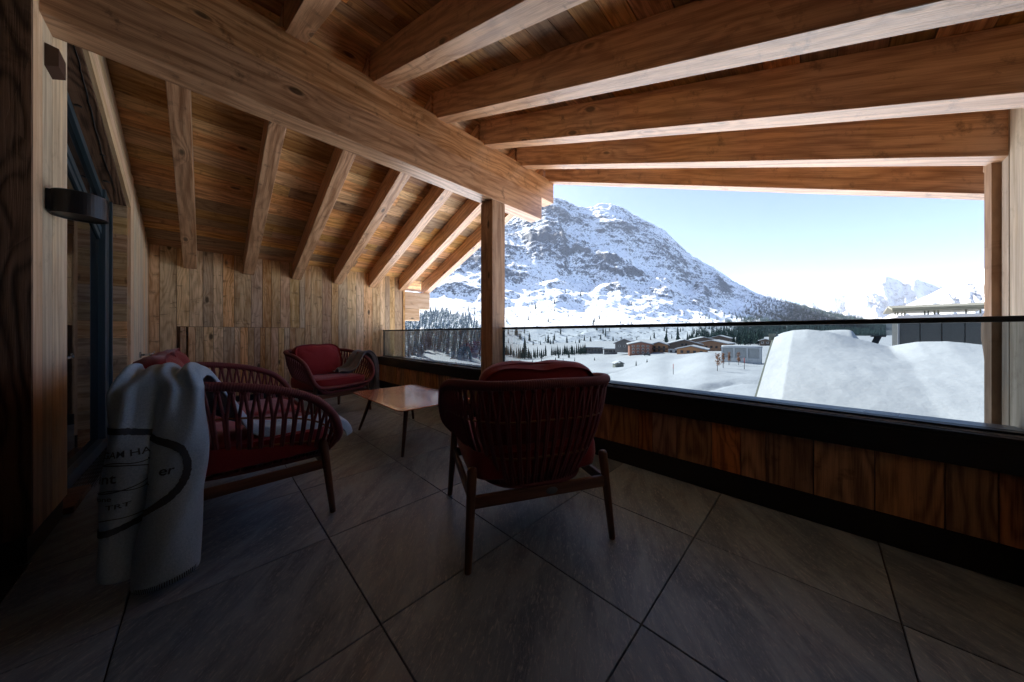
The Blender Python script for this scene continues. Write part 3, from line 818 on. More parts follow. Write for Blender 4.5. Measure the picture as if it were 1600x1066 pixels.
bl = m.build('blanket', M['wool'], None, True)
sd = bl.modifiers.new('thickness', 'SOLIDIFY'); sd.thickness = .009; sd.offset = 0
ss = bl.modifiers.new('soft', 'SUBSURF'); ss.levels = 1; ss.render_levels = 1
tag(bl, 'pale blue grey wool blanket with a dark printed oval, hanging over the sofa arm', 'blanket')
# print on the hanging part
ulen = [0]
for k in range(1, 241):
    ulen.append(ulen[-1] + (hang(k / 240, .45) - hang((k - 1) / 240, .45)).length)
def u_of(s_): return float(np.interp(s_, ulen, np.linspace(0, 1, 241)))
def on_blanket(s_, z, lift=.0075):
    u = u_of(s_); p = hang(u, z); a, b = hang(min(u + .004, 1), z), hang(max(u - .004, 0), z)
    tx = (a - b).normalized(); nn = Vector((0, 0, 1)).cross(tx) * -1
    # outwards: away from the sofa
    if (nn.dot(Vector((-.2, -1, 0)))) < 0 and .1 < u < .40: nn = -nn
    if u >= .45 and u < .86 and nn.dot(Vector((.1, -1, 0))) < 0: nn = -nn
    return p + nn * lift
s_left = float(np.interp(.12, np.linspace(0, 1, 241), ulen)); s_right = float(np.interp(.72, np.linspace(0, 1, 241), ulen))
SC, ZC = s_left, .468; HW_, HH_ = s_right - s_left, .19
pr = MB(); rows_o, rows_i = [], []
ring_rows = []
rs = random.Random(3)
for a in np.linspace(-math.pi / 2 - .25, math.pi / 2 + .25, 150):
    wv_ = .011 + .003 * rs.random(); row = []
    for e in (-1, -.5, 0, .5, 1):
        ca, sa = math.cos(a), math.sin(a)
        row.append(on_blanket(max(SC + (HW_ + e * wv_) * ca, .002), ZC + (HH_ + e * wv_) * sa))
    ring_rows.append(row)
pr.grid(ring_rows)
for (hx, hz_, zc_, th_) in ((.60, .052, .478, .0022),):
    rr_ = []
    for a in np.linspace(-math.pi * .5, math.pi * .5, 90):
        rr_.append([on_blanket(max(SC + (HW_ * hx * .86 + e) * math.cos(a), .002), zc_ + (hz_ + e) * math.sin(a)) for e in (-th_, th_)])
    pr.grid(rr_)
for zc_, am in ((.532, .005), (.430, .005), (.325, .004)):
    pr.grid([[on_blanket(SC + .01 + q * HW_ * .62, zc_ + am * math.sin(q * 9) + e) for e in (-.0018, .0018)] for q in np.linspace(0, 1, 60)])
pr.build('printed_oval', M['print'], bl)
def blanket_text(txt, s0, z0, size, squeeze=1.0):
    cu = bpy.data.curves.new('lettering', 'FONT'); cu.body = txt; cu.size = size; cu.resolution_u = 3; cu.offset = size * .012
    o = bpy.data.objects.new('lettering', cu); COL.objects.link(o)
    dg = bpy.context.evaluated_depsgraph_get(); me = bpy.data.meshes.new_from_object(o.evaluated_get(dg))
    bpy.data.objects.remove(o)
    bm = bmesh.new(); bm.from_mesh(me); bpy.data.meshes.remove(me)
    bmesh.ops.triangulate(bm, faces=bm.faces[:])
    for _ in range(2): bmesh.ops.subdivide_edges(bm, edges=[e for e in bm.edges if e.calc_length() > size * .25], cuts=1)
    for v in bm.verts: v.co = on_blanket(s0 + v.co.x * squeeze, z0 + v.co.y)
    bm_obj(bm, 'lettering', M['print'], bl, False)
blanket_text('GAM HA', SC + .0, .556, .036, 1.0)
blanket_text('tent', SC - .03, .463, .052, 1.0)
s_r0 = float(np.interp(.54, np.linspace(0, 1, 241), ulen))
blanket_text('er', s_r0 + .006, .463, .050, .9)
blanket_text('mone', SC - .02, .398, .024, 1.2)
blanket_text('TRT', SC + .03, .366, .024, 1.5)
# blanket-stitch along the hem
m = MB()
for k in range(4, 60):
    u = .42 + .56 * (k - 4) / 56; z0 = .035 + .01 * math.sin(u * 9)
    a, b = hang(u, z0 + .004), hang(u, z0 + .022); off = Vector((.0, -.0065, 0))
    m.tube([a + off, b + off], .0014, 5)
m.build('hem_stitch', M['print'], bl)

# grey throw over the far armchair's arm
T_ = chair2.matrix_basis.copy(); T_ = Matrix.Translation((1.13, 4.52, 0)) @ Matrix.Rotation(math.atan2(-.951, .308) - math.pi / 2, 4, 'Z')
# the arm on the right in the photo is at local x = +/- w; pick the side with the larger world x
sgn = 1 if (T_ @ Vector((.42, 0, 0))).x > (T_ @ Vector((-.42, 0, 0))).x else -1
st = [((.13, -.06, .535), .30), ((.22, -.01, .53), .30), ((.30, .03, .58), .29), ((.355, .06, .70), .26), ((.40, .09, .775), .25), ((.46, .12, .775), .24), ((.515, .145, .70), .23), ((.54, .16, .58), .20), ((.55, .17, .42), .18), ((.555, .175, .27), .17), ((.555, .18, .14), .16)]
cs = catmull([Vector(a) for a, b in st], 5); wd = catmull([Vector((b, 0, 0)) for a, b in st], 5); rows = []
for i, (c, w_) in enumerate(zip(cs, wd)):
    t_ = (cs[min(i + 1, len(cs) - 1)] - cs[max(i - 1, 0)]).normalized(); nrm = Vector((0, 1, 0)).cross(t_).normalized(); q = i / len(cs)
    if nrm.z < 0 and q < .55: nrm = -nrm
    if q >= .55 and nrm.x < 0: nrm = -nrm
    row = []
    for k in range(48):
        u = k / 47; f = math.sin(u * 13 + q * 2) * .014 + math.sin(u * 23 - q * 3) * .007 + .007 * mnoise.noise(Vector((u * 4, q * 5, 3)))
        p = c + Vector((0, 1, 0)) * (w_.x * (u - .5)) + nrm * (f * (1.4 if q < .4 else 1.0))
        row.append(T_ @ Vector((sgn * p.x, p.y, p.z)))
    rows.append(row)
m = MB(); m.grid(rows); b2 = m.build('blanket', M['wool2'], None, True)
sd = b2.modifiers.new('thickness', 'SOLIDIFY'); sd.thickness = .009; sd.offset = 0
ss = b2.modifiers.new('soft', 'SUBSURF'); ss.levels = 1; ss.render_levels = 1
tag(b2, 'dark grey wool throw draped over the arm of the far armchair', 'blanket')
# ------------------------------------------------------------------ outside: snow ground
rng = np.random.default_rng(5)
def fbm(x, y, oct_=5, seed=0.0, ridged=False, gain=.5):
    out = np.zeros_like(x); a, f, tot = 1.0, 1.0, 0.0
    for o in range(oct_):
        v = vnoise(x * f + seed * 17.3 + o * 31.7, y * f + seed * 9.1 + o * 11.3)
        if ridged: v = 1 - np.abs(2 * v - 1)
        out += a * v; tot += a; a *= gain; f *= 2.03
    return out / tot
_perm = rng.random((256, 256))
def vnoise(x, y):
    xi, yi = np.floor(x).astype(int), np.floor(y).astype(int); fx, fy = x - xi, y - yi
    fx, fy = fx * fx * fx * (fx * (fx * 6 - 15) + 10), fy * fy * fy * (fy * (fy * 6 - 15) + 10)
    p = lambda a, b: _perm[a % 256, b % 256]
    return (p(xi, yi) * (1 - fx) + p(xi + 1, yi) * fx) * (1 - fy) + (p(xi, yi + 1) * (1 - fx) + p(xi + 1, yi + 1) * fx) * fy
GT = np.array([-3.0, -.8, -.2, .05, .3, .5, .65, .8, 1.1, 2.6])
GD = np.array([2.5, 12, 30, 60, 75, 120, 220, 400, 800, 1600])
GZ = np.array([
 [-3.6, -4, -6, -9, -10, -11, -12, -10, 20, 40],
 [-3.6, -4, -6, -9, -10, -11, -12, -10, 20, 40],
 [-3.6, -4, -6, -9, -10, -11.5, -14, -13, 8, 20],
 [-3.6, -4, -6, -9.5, -11, -15, -21.5, -24, -12, 0],
 [-3.6, -4, -5.5, -8, -9, -12.6, -16.5, -22, -12, 0],
 [-3.6, -3.6, -4.2, -6.0, -5.6, -9, -12.6, -16, -9, 0],
 [-3.6, -3.6, -3.8, -3.7, -3.1, -7, -11.5, -14, -7, 0],
 [-3.6, -3.6, -3.6, -3.7, -3.6, -6, -9, -12, -6, 0],
 [-3.6, -3.6, -3.8, -4.0, -4.2, -5, -7.5, -9, -4, 0],
 [-3.6, -3.6, -3.8, -4.0, -4.2, -5, -7.5, -9, -4, 0]])
def ground_z(t, d):
    t = np.asarray(t, float); d = np.asarray(d, float)
    it = np.clip(np.searchsorted(GT, t) - 1, 0, len(GT) - 2); idd = np.clip(np.searchsorted(GD, d) - 1, 0, len(GD) - 2)
    ft = np.clip((t - GT[it]) / (GT[it + 1] - GT[it]), 0, 1); ft = ft * ft * (3 - 2 * ft)
    ld, lo, hi = np.log(np.maximum(d, .1)), np.log(GD[idd]), np.log(GD[idd + 1])
    fd = np.clip((ld - lo) / (hi - lo), 0, 1); fd = fd * fd * (3 - 2 * fd)
    a = GZ[it, idd] * (1 - ft) + GZ[it + 1, idd] * ft; b = GZ[it, idd + 1] * (1 - ft) + GZ[it + 1, idd + 1] * ft
    z = a * (1 - fd) + b * fd
    r = t * d; x, y = (d + r) / 1.41421, (d - r) / 1.41421
    amp = np.clip((d - 6) / 60, 0, 1)
    z = z + amp * ((fbm(x * .035, y * .035, 4, 1) - .5) * 2.2 + (fbm(x * .16, y * .16, 4, 2) - .5) * .75)
    # a trodden track across the field at the right
    tr = np.exp(-((d - (27 + 10 * (t - .6) + 1.2 * np.sin(t * 19))) / 1.3) ** 2) * np.clip((t - .42) / .1, 0, 1)
    z = z - .45 * tr * (.6 + .8 * fbm(x * 1.1, y * 1.1, 3, 4))
    # the road bank going down to the village
    tr2 = np.exp(-((d - (95 + 130 * (t - .42))) / 5.0) ** 2) * np.clip((t - .2) / .1, 0, 1) * np.clip((.62 - t) / .08, 0, 1)
    return z - 1.0 * tr2
def at_ground(t, d):
    return far(t, d, float(ground_z(np.array([t]), np.array([d]))[0]))
def grid_mesh(name, X, Y, Z, mat, smooth=True, attr=None):
    n, m = X.shape
    v = np.stack([X.ravel(), Y.ravel(), Z.ravel()], 1)
    idx = np.arange(n * m).reshape(n, m)
    f = np.stack([idx[:-1, :-1].ravel(), idx[:-1, 1:].ravel(), idx[1:, 1:].ravel(), idx[1:, :-1].ravel()], 1)
    me = bpy.data.meshes.new(name); me.vertices.add(len(v)); me.vertices.foreach_set('co', v.ravel())
    me.loops.add(f.size); me.loops.foreach_set('vertex_index', f.ravel().astype(np.int32))
    me.polygons.add(len(f)); me.polygons.foreach_set('loop_start', np.arange(0, f.size, 4, dtype=np.int32)); me.polygons.foreach_set('loop_total', np.full(len(f), 4, np.int32))
    me.update(calc_edges=True); me.validate()
    if smooth: me.polygons.foreach_set('use_smooth', [True] * len(me.polygons))
    me.materials.append(mat)
    if attr is not None:
        for k, a in attr.items():
            at = me.attributes.new(k, 'FLOAT', 'POINT'); at.data.foreach_set('value', a.ravel().astype(np.float32))
    o = bpy.data.objects.new(name, me); COL.objects.link(o); return o
# normals must look up: build with t decreasing -> x,y orientation checked by face winding below
g = NT('snow')
oc = g.n('ShaderNodeTexCoord').outputs['Object']
a = g.noise(oc, .35, 5.0, .6); b = g.noise(oc, 6.0, 5.0, .65); cc = g.noise(oc, 90.0, 2.0, .6)
far_dim = g.range(g.math('ADD', g.n('ShaderNodeVectorMath', {0: oc}, operation='LENGTH').outputs['Value'], g.math('MULTIPLY', a, 14.0)), 20.0, 34.0)  # light put into colour: near snow paler for bounce, far snow darkened against clipping
col = g.mix(far_dim, g.mix(g.range(b, .3, .7), (.82, .84, .87), (.88, .89, .90)), g.mix(g.range(b, .3, .7), (.44, .455, .475), (.53, .54, .555)))
h = g.math('ADD', g.math('MULTIPLY', a, 1.0), g.math('ADD', g.math('MULTIPLY', b, .16), g.math('MULTIPLY', cc, .012)))
g.bsdf(col, .62, h, .55, .35, Specular_IOR_Level=.25)
M['snow'] = g.m
g = NT('roof_snow')
oc = g.n('ShaderNodeTexCoord').outputs['Object']
a = g.noise(oc, 1.4, 4.0, .55); b = g.noise(oc, 16.0, 4.0, .6); cc = g.noise(oc, 140.0, 2.0, .7)
h = g.math('ADD', g.math('MULTIPLY', a, .5), g.math('ADD', g.math('MULTIPLY', b, .09), g.math('MULTIPLY', cc, .035)))
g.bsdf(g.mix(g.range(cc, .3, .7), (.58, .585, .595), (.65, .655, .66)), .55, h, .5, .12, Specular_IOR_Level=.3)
M['rsnow'] = g.m

tt = np.concatenate([np.linspace(-2.9, -.9, 30), np.linspace(-.86, 1.3, 200), np.linspace(1.34, 2.6, 40)])
dd_ = np.exp(np.linspace(math.log(2.7), math.log(1500), 260))
T, D = np.meshgrid(tt, dd_)
Z = ground_z(T, D); Rr = T * D
X, Y = (D + Rr) / math.sqrt(2), (D - Rr) / math.sqrt(2)
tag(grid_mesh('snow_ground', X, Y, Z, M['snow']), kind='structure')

# ------------------------------------------------------------------ mountain
sil_t = np.array([-3.0, -1.6, -1.0, -.6, -.34, -.2, -.05, .07, .146, .19, .225, .255, .29, .32, .36, .40, .44, .50, .575, .65, .73, .795, .84, .90, .965, 1.02, 1.10, 1.18, 1.26, 1.5])
sil_y = np.array([500, 470, 430, 385, 345, 330, 318, 309, 307, 317, 323, 324, 318, 317, 323, 335, 345, 360, 395, 416, 440, 456, 461, 470, 479, 486, 494, 500, 507, 520])
crest_d = 2100.0
mt_t = np.concatenate([np.linspace(-2.6, -.5, 60), np.linspace(-.49, 1.22, 420), np.linspace(1.23, 1.5, 20)])
nD = 300
s = np.linspace(0, 1, nD)
T, Sx = np.meshgrid(mt_t, s)
el = np.interp(T, sil_t, (522 - sil_y) / 478.0)                 # rise per metre of depth at the crest
cd = crest_d * (1.0 - .0 * T) * np.where(T > .6, 1 - .25 * np.clip((T - .6) / .6, 0, 1), 1.0)
fd_ = np.interp(T, [-3, -.8, -.3, 0, .3, .6, 1.0, 1.5], [520, 480, 430, 520, 620, 700, 800, 900])
D = fd_ + (cd - fd_) * Sx
Rr = T * D; X, Y = (D + Rr) / math.sqrt(2), (D - Rr) / math.sqrt(2)
crestZ = el * cd
base = ground_z(T, np.minimum(D, 780)) - 6
prof = .30 * Sx + .42 * Sx ** 1.6 + .28 * np.clip((Sx - .25) / .75, 0, 1) ** 1.2
Zm = base + (crestZ - base) * prof
rel = np.clip((crestZ + 30) / 500, .12, 1.0) * np.sin(np.pi * np.clip(Sx, 0, 1) ** .8) ** .7
u_, v_ = X / 420.0, Y / 420.0
rid = fbm(u_ * 1.0 + .3 * v_, v_ * 1.0, 7, 3, True, .52)
gul = fbm(T * 9.0 + .8 * Sx, Sx * 1.6, 5, 6, True, .5)
Zm = Zm + rel * np.clip(.25 + 1.6 * Sx, 0, 1) * ((rid - .6) * 150 + (gul - .6) * 90 * np.clip((Sx - .18) / .4, 0, 1))
strata = np.sin((Zm + 60 * fbm(u_ * 1.5, v_ * 1.5, 3, 8) + .12 * X) / 17.0)
cliff = np.clip(fbm(u_ * 1.7, v_ * 1.7, 4, 9) * 2.4 - 1.0, 0, 1)
Zm = Zm + rel * strata * 7.0 * cliff
Zm = Zm + np.clip(Sx, 0, .9) * (fbm(X / 30.0, Y / 30.0, 5, 11, True) - .6) * 24 * np.clip(crestZ / 400, .15, 1)
# never above the skyline except a little roughness
top = base * 0 + D * el * (1.0) + (fbm(X / 60, Y / 60, 5, 12, False, .62) - .5) * 24
Zm = np.minimum(Zm, top)
edge = Sx > .999
Zm = np.where(edge, np.minimum(Zm, top) , Zm)
# a far side
Xb = np.concatenate([X, X[-1:] * 1.25]); Yb = np.concatenate([Y, Y[-1:] * 1.25]); Zb = np.concatenate([Zm, Zm[-1:] * .35 - 20])
# slope of the rock, for the material
dzs = np.gradient(Zm, axis=0) / np.maximum(np.hypot(np.gradient(X, axis=0), np.gradient(Y, axis=0)), .1)
gx = np.gradient(Zm, axis=1) / np.maximum(np.hypot(np.gradient(X, axis=1), np.gradient(Y, axis=1)), .1)
steep = np.hypot(dzs, gx)
wood_t = np.interp(T, [-1.5, -.5, -.1, .05, .2, .5, .66, .8, .95, 1.2], [.28, .22, .12, .03, .03, .10, .30, .75, 1.15, 1.4])
trees = np.clip(wood_t * 1.1 - Sx * np.interp(T, [-1, .5, .75, .95, 1.2], [2.6, 2.2, 1.0, .45, .1]), 0, 1)
rocky = np.clip(steep, 0, 1.6) + 1.5 * (rid - .58) * np.clip(Sx * 2.2, .3, 1) + .9 * (gul - .55) * np.clip((Sx - .1) / .4, 0, 1) + .35 * cliff * strata
rockyb = np.concatenate([rocky, rocky[-1:]]); treesb = np.concatenate([trees, trees[-1:]])
g = NT('mountain_rock_snow')
oc = g.n('ShaderNodeTexCoord').outputs['Object']
st = g.n('ShaderNodeAttribute', attribute_name='steep').outputs['Fac']
n1 = g.noise(oc, .075, 6.0, .82); n2 = g.noise(oc, .006, 4.0, .6); n3 = g.noise(oc, .21, 3.0, .8)
sp = g.n('ShaderNodeSeparateXYZ', {0: oc})
band = g.noise(g.vec(g.math('MULTIPLY', sp.outputs[0], .006), g.math('MULTIPLY', sp.outputs[1], .006), g.math('MULTIPLY', sp.outputs[2], .075)), 1.0, 5.0, .65)
rockf = g.math('ADD', g.math('MULTIPLY', g.math('SUBTRACT', st, .75), .24), g.math('ADD', g.math('MULTIPLY', g.math('SUBTRACT', n2, .5), .50), g.math('ADD', g.math('MULTIPLY', g.math('SUBTRACT', n1, .5), 1.0), g.math('ADD', g.math('MULTIPLY', g.math('SUBTRACT', band, .5), .40), g.math('MULTIPLY', g.math('SUBTRACT', n3, .5), .65)))))
rock = g.range(rockf, .088, .175)
vor = g.n('ShaderNodeTexVoronoi', {'Vector': oc, 'Scale': .075, 'Randomness': 1.0})
shrub = g.math('MULTIPLY', g.range(vor.outputs['Distance'], .18, .34, 1, 0), g.range(n2, .24, .46))
rc = g.mix(g.range(n3, .3, .7), (.075, .09, .115), (.18, .20, .225))
col = g.mix(rock, g.mix(n1, (.78, .82, .85), (.84, .86, .88)), rc)
col = g.mix(g.math('MULTIPLY', shrub, .8), col, (.035, .055, .065))
wd = g.n('ShaderNodeAttribute', attribute_name='wooded').outputs['Fac']
col = g.mix(g.math('MULTIPLY', g.range(g.math('ADD', wd, g.math('MULTIPLY', g.math('SUBTRACT', n1, .5), 1.6)), .35, .75), .85), col, (.045, .065, .075))
g.bsdf(col, .85, g.math('ADD', n1, g.math('MULTIPLY', n3, .5)), .5, 6.0, Specular_IOR_Level=.1)
M['mount'] = g.m
tag(grid_mesh('mountain', Xb, Yb, Zb, M['mount'], True, {'steep': rockyb, 'wooded': treesb}), kind='structure')
def mount_point(t, sx):
    j = np.clip(np.searchsorted(mt_t, t), 0, len(mt_t) - 1); i = int(np.clip(sx * (nD - 1), 0, nD - 1))
    return Vector((X_m[i, j], Y_m[i, j], Z_m[i, j]))
X_m, Y_m, Z_m = X, Y, Zm

# ------------------------------------------------------------------ far sunlit range and the right hand hill
g = NT('far_snow')
oc = g.n('ShaderNodeTexCoord').outputs['Object']
n1 = g.noise(oc, .011, 6.0, .7); n2 = g.noise(oc, .0022, 4.0, .6)
rock = g.range(g.math('ADD', g.math('MULTIPLY', n1, .8), g.math('MULTIPLY', n2, .4)), .60, .70)
col = g.mix(g.math('MULTIPLY', rock, .8), (.66, .68, .70), (.16, .18, .22))
g.bsdf(col, .9, n1, .6, 40.0, Specular_IOR_Level=.1); M['farsnow'] = g.m
def ridge(name, tk, yk, d0, d1, foot, amp, sc, seed):
    t_ = np.linspace(tk[0], tk[-1], 260); s_ = np.linspace(0, 1, 90)
    T, Sx = np.meshgrid(t_, s_)
    el = np.interp(T, tk, (522 - np.array(yk)) / 478.0)
    D = d0 + (d1 - d0) * Sx
    r = T * D; X, Y = (D + r) / math.sqrt(2), (D - r) / math.sqrt(2)
    cz = el * d1
    Z = foot + (cz - foot) * (.55 * Sx + .45 * Sx ** 2)
    Z = Z + np.sin(np.pi * Sx) ** .6 * ((fbm(X / sc, Y / sc, 7, seed, True, .55) - .62) * amp + (fbm(T * 26 + 1.5 * Sx, Sx * 2.2, 5, seed + 1, True) - .6) * amp * .5)
    Z = np.where(Sx > .9, np.minimum(Z, el * D + (fbm(X / sc * 4, Y / sc * 4, 3, seed) - .5) * amp * .06), np.minimum(Z, el * D * (.90 + .1 * Sx)))
    Xb = np.concatenate([X, X[-1:] * 1.2]); Yb = np.concatenate([Y, Y[-1:] * 1.2]); Zb = np.concatenate([Z, Z[-1:] * .3])
    return tag(grid_mesh(name, Xb, Yb, Zb, M['farsnow']), kind='structure')
px = lambda *a: np.array([(p - 800) / 478 for p in a])
ridge('far_mountain', px(1100, 1230, 1280, 1310, 1345, 1362, 1374, 1384, 1392, 1402, 1412, 1420, 1432, 1442, 1460, 1500, 1600), [500, 480, 470, 461, 459, 446, 437, 432, 434, 437, 443, 438, 435, 440, 446, 452, 460], 5200, 8200, -60, 900, 1500, 21)
ridge('snowy_hill', px(1300, 1370, 1395, 1420, 1450, 1480, 1510, 1545, 1580, 1640, 1760, 2000), [520, 503, 489, 475, 461, 446, 432, 416, 404, 392, 380, 420], 1100, 3000, -20, 190, 420, 27)

# ------------------------------------------------------------------ snowed-in roof next to the terrace
an = empty('annex_roof', (8.73, .70, 1.0), 0, 'neighbouring lean-to roof with a grey green verge board under deep snow', 'roof')
SL = .342
m = MB()
def loc(x, y, z): return (x - 8.73, y - .70, z - 1.0)
m.box(loc(3.3, .66, 1.0 - SL * 5.43 - .20), (5.55, 0, SL * 5.55), (0, .045, 0), (0, 0, .15))
M['verge'] = plain('verge_board_paint', (.20, .21, .175), .6, 0, 30, .3)
m.build('verge_board', M['verge'], an)
m = MB(); m.aabb(-.14, .05, -.06, .05, -.12, .035); m.build('ridge_cap', M['verge'], an, bevel=.004)
m = MB(); m.box(loc(3.3, -14, 1.0 - SL * 5.43 - .62), (5.5, 0, SL * 5.5), (0, 14.65, 0), (0, 0, .15)); m.box(loc(8.7, -14, .5), (5.0, 0, -SL * 5.0), (0, 14.65, 0), (0, 0, .12))
m.build('roof_deck', M['concrete'], an)
m = MB(); m.aabb(3.6 - 8.73, 13.2 - 8.73, -14 - .7, .55 - .7, -4.6 - 1, -1.6); m.build('annex_wall', M['plaster'], an)
ys = np.concatenate([np.linspace(.655, .3, 26), np.linspace(.28, -3.2, 120), np.linspace(-3.3, -14, 40)])
xs = np.concatenate([np.linspace(3.22, 8.2, 110), np.linspace(8.24, 11.0, 60), np.linspace(11.1, 13.5, 14)])
XX, YY = np.meshgrid(xs, ys)
crest = np.interp(YY, [-14, -5, -3, -1.9, -1.52, -1.2, -.91, -.5, -.107, .15, .36, .52, .655], [.95, .95, .9, .86, .915, .90, .82, .95, 1.12, 1.205, 1.20, 1.13, 1.02])
smc = np.interp(YY, [-14, -3, -1.9, -1.0, -.107, .36, .655], [.92, .88, .88, .90, 1.06, 1.16, 1.06])
bl_ = np.clip((8.73 - XX) / 1.3, 0, 1); bl_ = bl_ * bl_ * (3 - 2 * bl_)
front = crest * (1 - bl_) + smc * bl_ - .335 * (8.73 - XX) + .055 * np.sin(np.clip((8.73 - XX) / 3.4, 0, 1) * np.pi)
farc = np.interp(YY, [-14, -1.5, -1.0, -.72, -.5, 0, .4, .655], [.35, .35, .42, .70, 1.10, 1.2, 1.2, 1.05])
back = np.interp(XX, [8.73, 9.15, 9.55, 10.1, 13.5], [0, .0, 1, 1, 1])
bw_ = np.clip((XX - 8.9) / .7, 0, 1); bw_ = bw_ * bw_ * (3 - 2 * bw_)
scoop = crest - .14 * np.clip((XX - 8.73) / .3, 0, 1)
ZZ = np.where(XX < 8.73, front, (1 - bw_) * scoop + bw_ * (farc - SL * .8 * np.maximum(XX - 9.7, 0)))
roofz = 1.0 - SL * np.abs(8.73 - XX) - .02
edge = np.clip((.655 - YY) / (1.5 + .25 * np.sin(XX * 1.7)), 0, 1); edge = edge * edge * (3 - 2 * edge)
ZZ = roofz + (ZZ - roofz) * (.60 + .40 * edge)
# a broken step low on the slope where snow has slid, and wind ripples
step = np.clip((5.15 + .18 * np.sin(YY * 2.1) + .10 * np.sin(YY * 5.3 + 1) - XX) / .10, 0, 1)
sw_ = np.clip((YY + 1.9) / 1.2, 0, 1)
ZZ = ZZ - .13 * step * step * (3 - 2 * step) * sw_ + .02 * np.exp(-((XX - 5.3) / .12) ** 2) * sw_ * fbm(XX * 6, YY * 6, 3, 4)
ZZ = ZZ + (fbm(XX * .9, YY * .9, 4, 33) - .5) * .07 * edge + (fbm(XX * 4, YY * 4, 3, 34) - .5) * .012
eave = np.clip((XX - 3.22) / .25, 0, 1); ZZ = roofz + (ZZ - roofz) * (.3 + .7 * np.sqrt(1 - (1 - eave) ** 2))
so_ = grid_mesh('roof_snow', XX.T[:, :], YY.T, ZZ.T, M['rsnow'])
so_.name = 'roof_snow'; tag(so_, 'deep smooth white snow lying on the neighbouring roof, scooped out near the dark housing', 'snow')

# dark panelled rooftop housing with its own little plank roof
hz = empty('rooftop_housing', (13.6, -2.05, .0), 0, 'dark panelled rooftop housing under a weathered plank canopy on stilts', 'housing')
M['panel'] = plain('dark_slate_panel', (.085, .085, .082), .5, .1, 18, .5)
M['panel_light'] = plain('housing_flashing', (.30, .30, .31), .5, .3)
M['canopy'] = wood('canopy_plank', (.15, .148, .11), (.08, .08, .058), ring=14, knots=.1, var=.2, greyamt=.5, grey=(.15, .15, .13))
YH0, YH1 = -2.98 + 2.05, -1.60 + 2.05         # local y
for k in range(4):
    y0 = YH0 + (YH1 - YH0) * k / 4; y1 = YH0 + (YH1 - YH0) * (k + 1) / 4
    m = MB(); m.aabb(0, .04, y0 + .008, y1 - .008, -.6, 1.34, 'z'); m.build('panel', M['panel'], hz, bevel=.004)
m = MB(); m.aabb(-.012, -.002, YH0 - .02, YH1 + .02, 1.34, 1.50, 'y'); m.aabb(-.02, 1.3, YH0 - .03, YH1 + .03, 1.50, 1.545, 'y')
m.aabb(-.012, .04, YH1 + .0, YH1 + .03, -.6, 1.34, 'z'); m.build('flashing', M['panel_light'], hz)
m = MB(); m.aabb(.045, 1.25, YH0, YH1 - .005, -.6, 1.5); m.build('housing_body', M['panel'], hz)
for yy in (YH0 + .10, YH0 + .72, YH0 + .78, YH1 - .06, YH1 - .11):
    for xx in (.05, 1.1):
        m = MB(); m.aabb(xx, xx + .025, yy, yy + .025, 1.545, 1.70, 'z'); m.build('stilt', M['canopy'], hz)
m = MB()
for k in range(9):
    m.box((-.22 + .19 * k, YH0 - .13, 1.68 + .03 * min(k, 8 - k)), (0, YH1 - YH0 + .28, 0), (.185, 0, .03 if k < 4 else -.03), (0, 0, .045))
m.aabb(-.23, -.20, YH0 - .13, YH1 + .15, 1.64, 1.74, 'y')
m.build('plank_canopy', M['canopy'], hz)

# ------------------------------------------------------------------ conifers
def conifer_mb(h, r, tiers, pts, seed, droop=.35):
    rs = random.Random(seed); m = MB()
    for k in range(tiers):
        f = k / tiers
        zt = h * (.10 + .90 * (f + 1.55 / tiers)); zt = min(zt, h)
        zl = h * (.10 + .84 * f)
        rr = r * (1 - f) ** .85 * rs.uniform(.85, 1.1)
        c = len(m.v); m.v.append((0, 0, zt)); a0 = rs.random() * 6.28
        for j in range(pts * 2):
            a = a0 + math.pi * j / pts + rs.uniform(-.12, .12)
            q = rr * (rs.uniform(.8, 1.15) if j % 2 == 0 else rs.uniform(.45, .62))
            zz = zl - droop * r * .25 * (1 if j % 2 == 0 else -.3) + rs.uniform(-.04, .04) * h / tiers
            m.v.append((q * math.cos(a), q * math.sin(a), zz))
        for j in range(pts * 2):
            m.f.append((c, c + 1 + j, c + 1 + (j + 1) % (pts * 2))); m.uv.append([(0, 0)] * 3)
    return m
def foliage(name, snow, base=(.022, .040, .036)):
    g = NT(name)
    geo = g.n('ShaderNodeNewGeometry'); oc = g.n('ShaderNodeTexCoord').outputs['Object']
    nz = g.n('ShaderNodeSeparateXYZ', {0: geo.outputs['Normal']}).outputs[2]
    n = g.noise(oc, 1.3, 4.0, .7); n2 = g.noise(oc, .45, 2.0)
    sfac = g.range(g.math('ADD', g.math('MULTIPLY', g.math('ABSOLUTE', nz), .35), g.math('ADD', g.math('MULTIPLY', n, .9), g.math('MULTIPLY', n2, .35))), 1.02 - snow * .5, 1.12 - snow * .35)
    col = g.mix(g.math('MULTIPLY', sfac, .92), g.mix(n, base, tuple(c * 2.0 for c in base)), (.74, .79, .84))
    g.bsdf(col, .9, None, Specular_IOR_Level=.08); return g.m
M['fir'] = foliage('fir_needles', .10); M['firsnow'] = foliage('snowy_fir_needles', .42, (.04, .065, .075)); M['firfar'] = foliage('far_fir_needles', -.6, (.016, .032, .034)); M['trunk'] = plain('bark', (.07, .05, .04), .9)
protos = []
for k in range(5):
    h = 1.0
    cm = conifer_mb(1.0, [.17, .14, .20, .15, .18][k], [9, 11, 9, 10, 8][k], 7, 40 + k)
    protos.append(cm)
def tree_parts(k, mat):
    t = empty('conifer')
    c = protos[k].build('crown', mat, t); 
    m = MB(); m.tube([(0, 0, -.06), (0, 0, .12), (0, 0, .8)], [.022, .018, .004], 6); m.build('trunk', M['trunk'], t, True)
    return t
tree_proto = {}
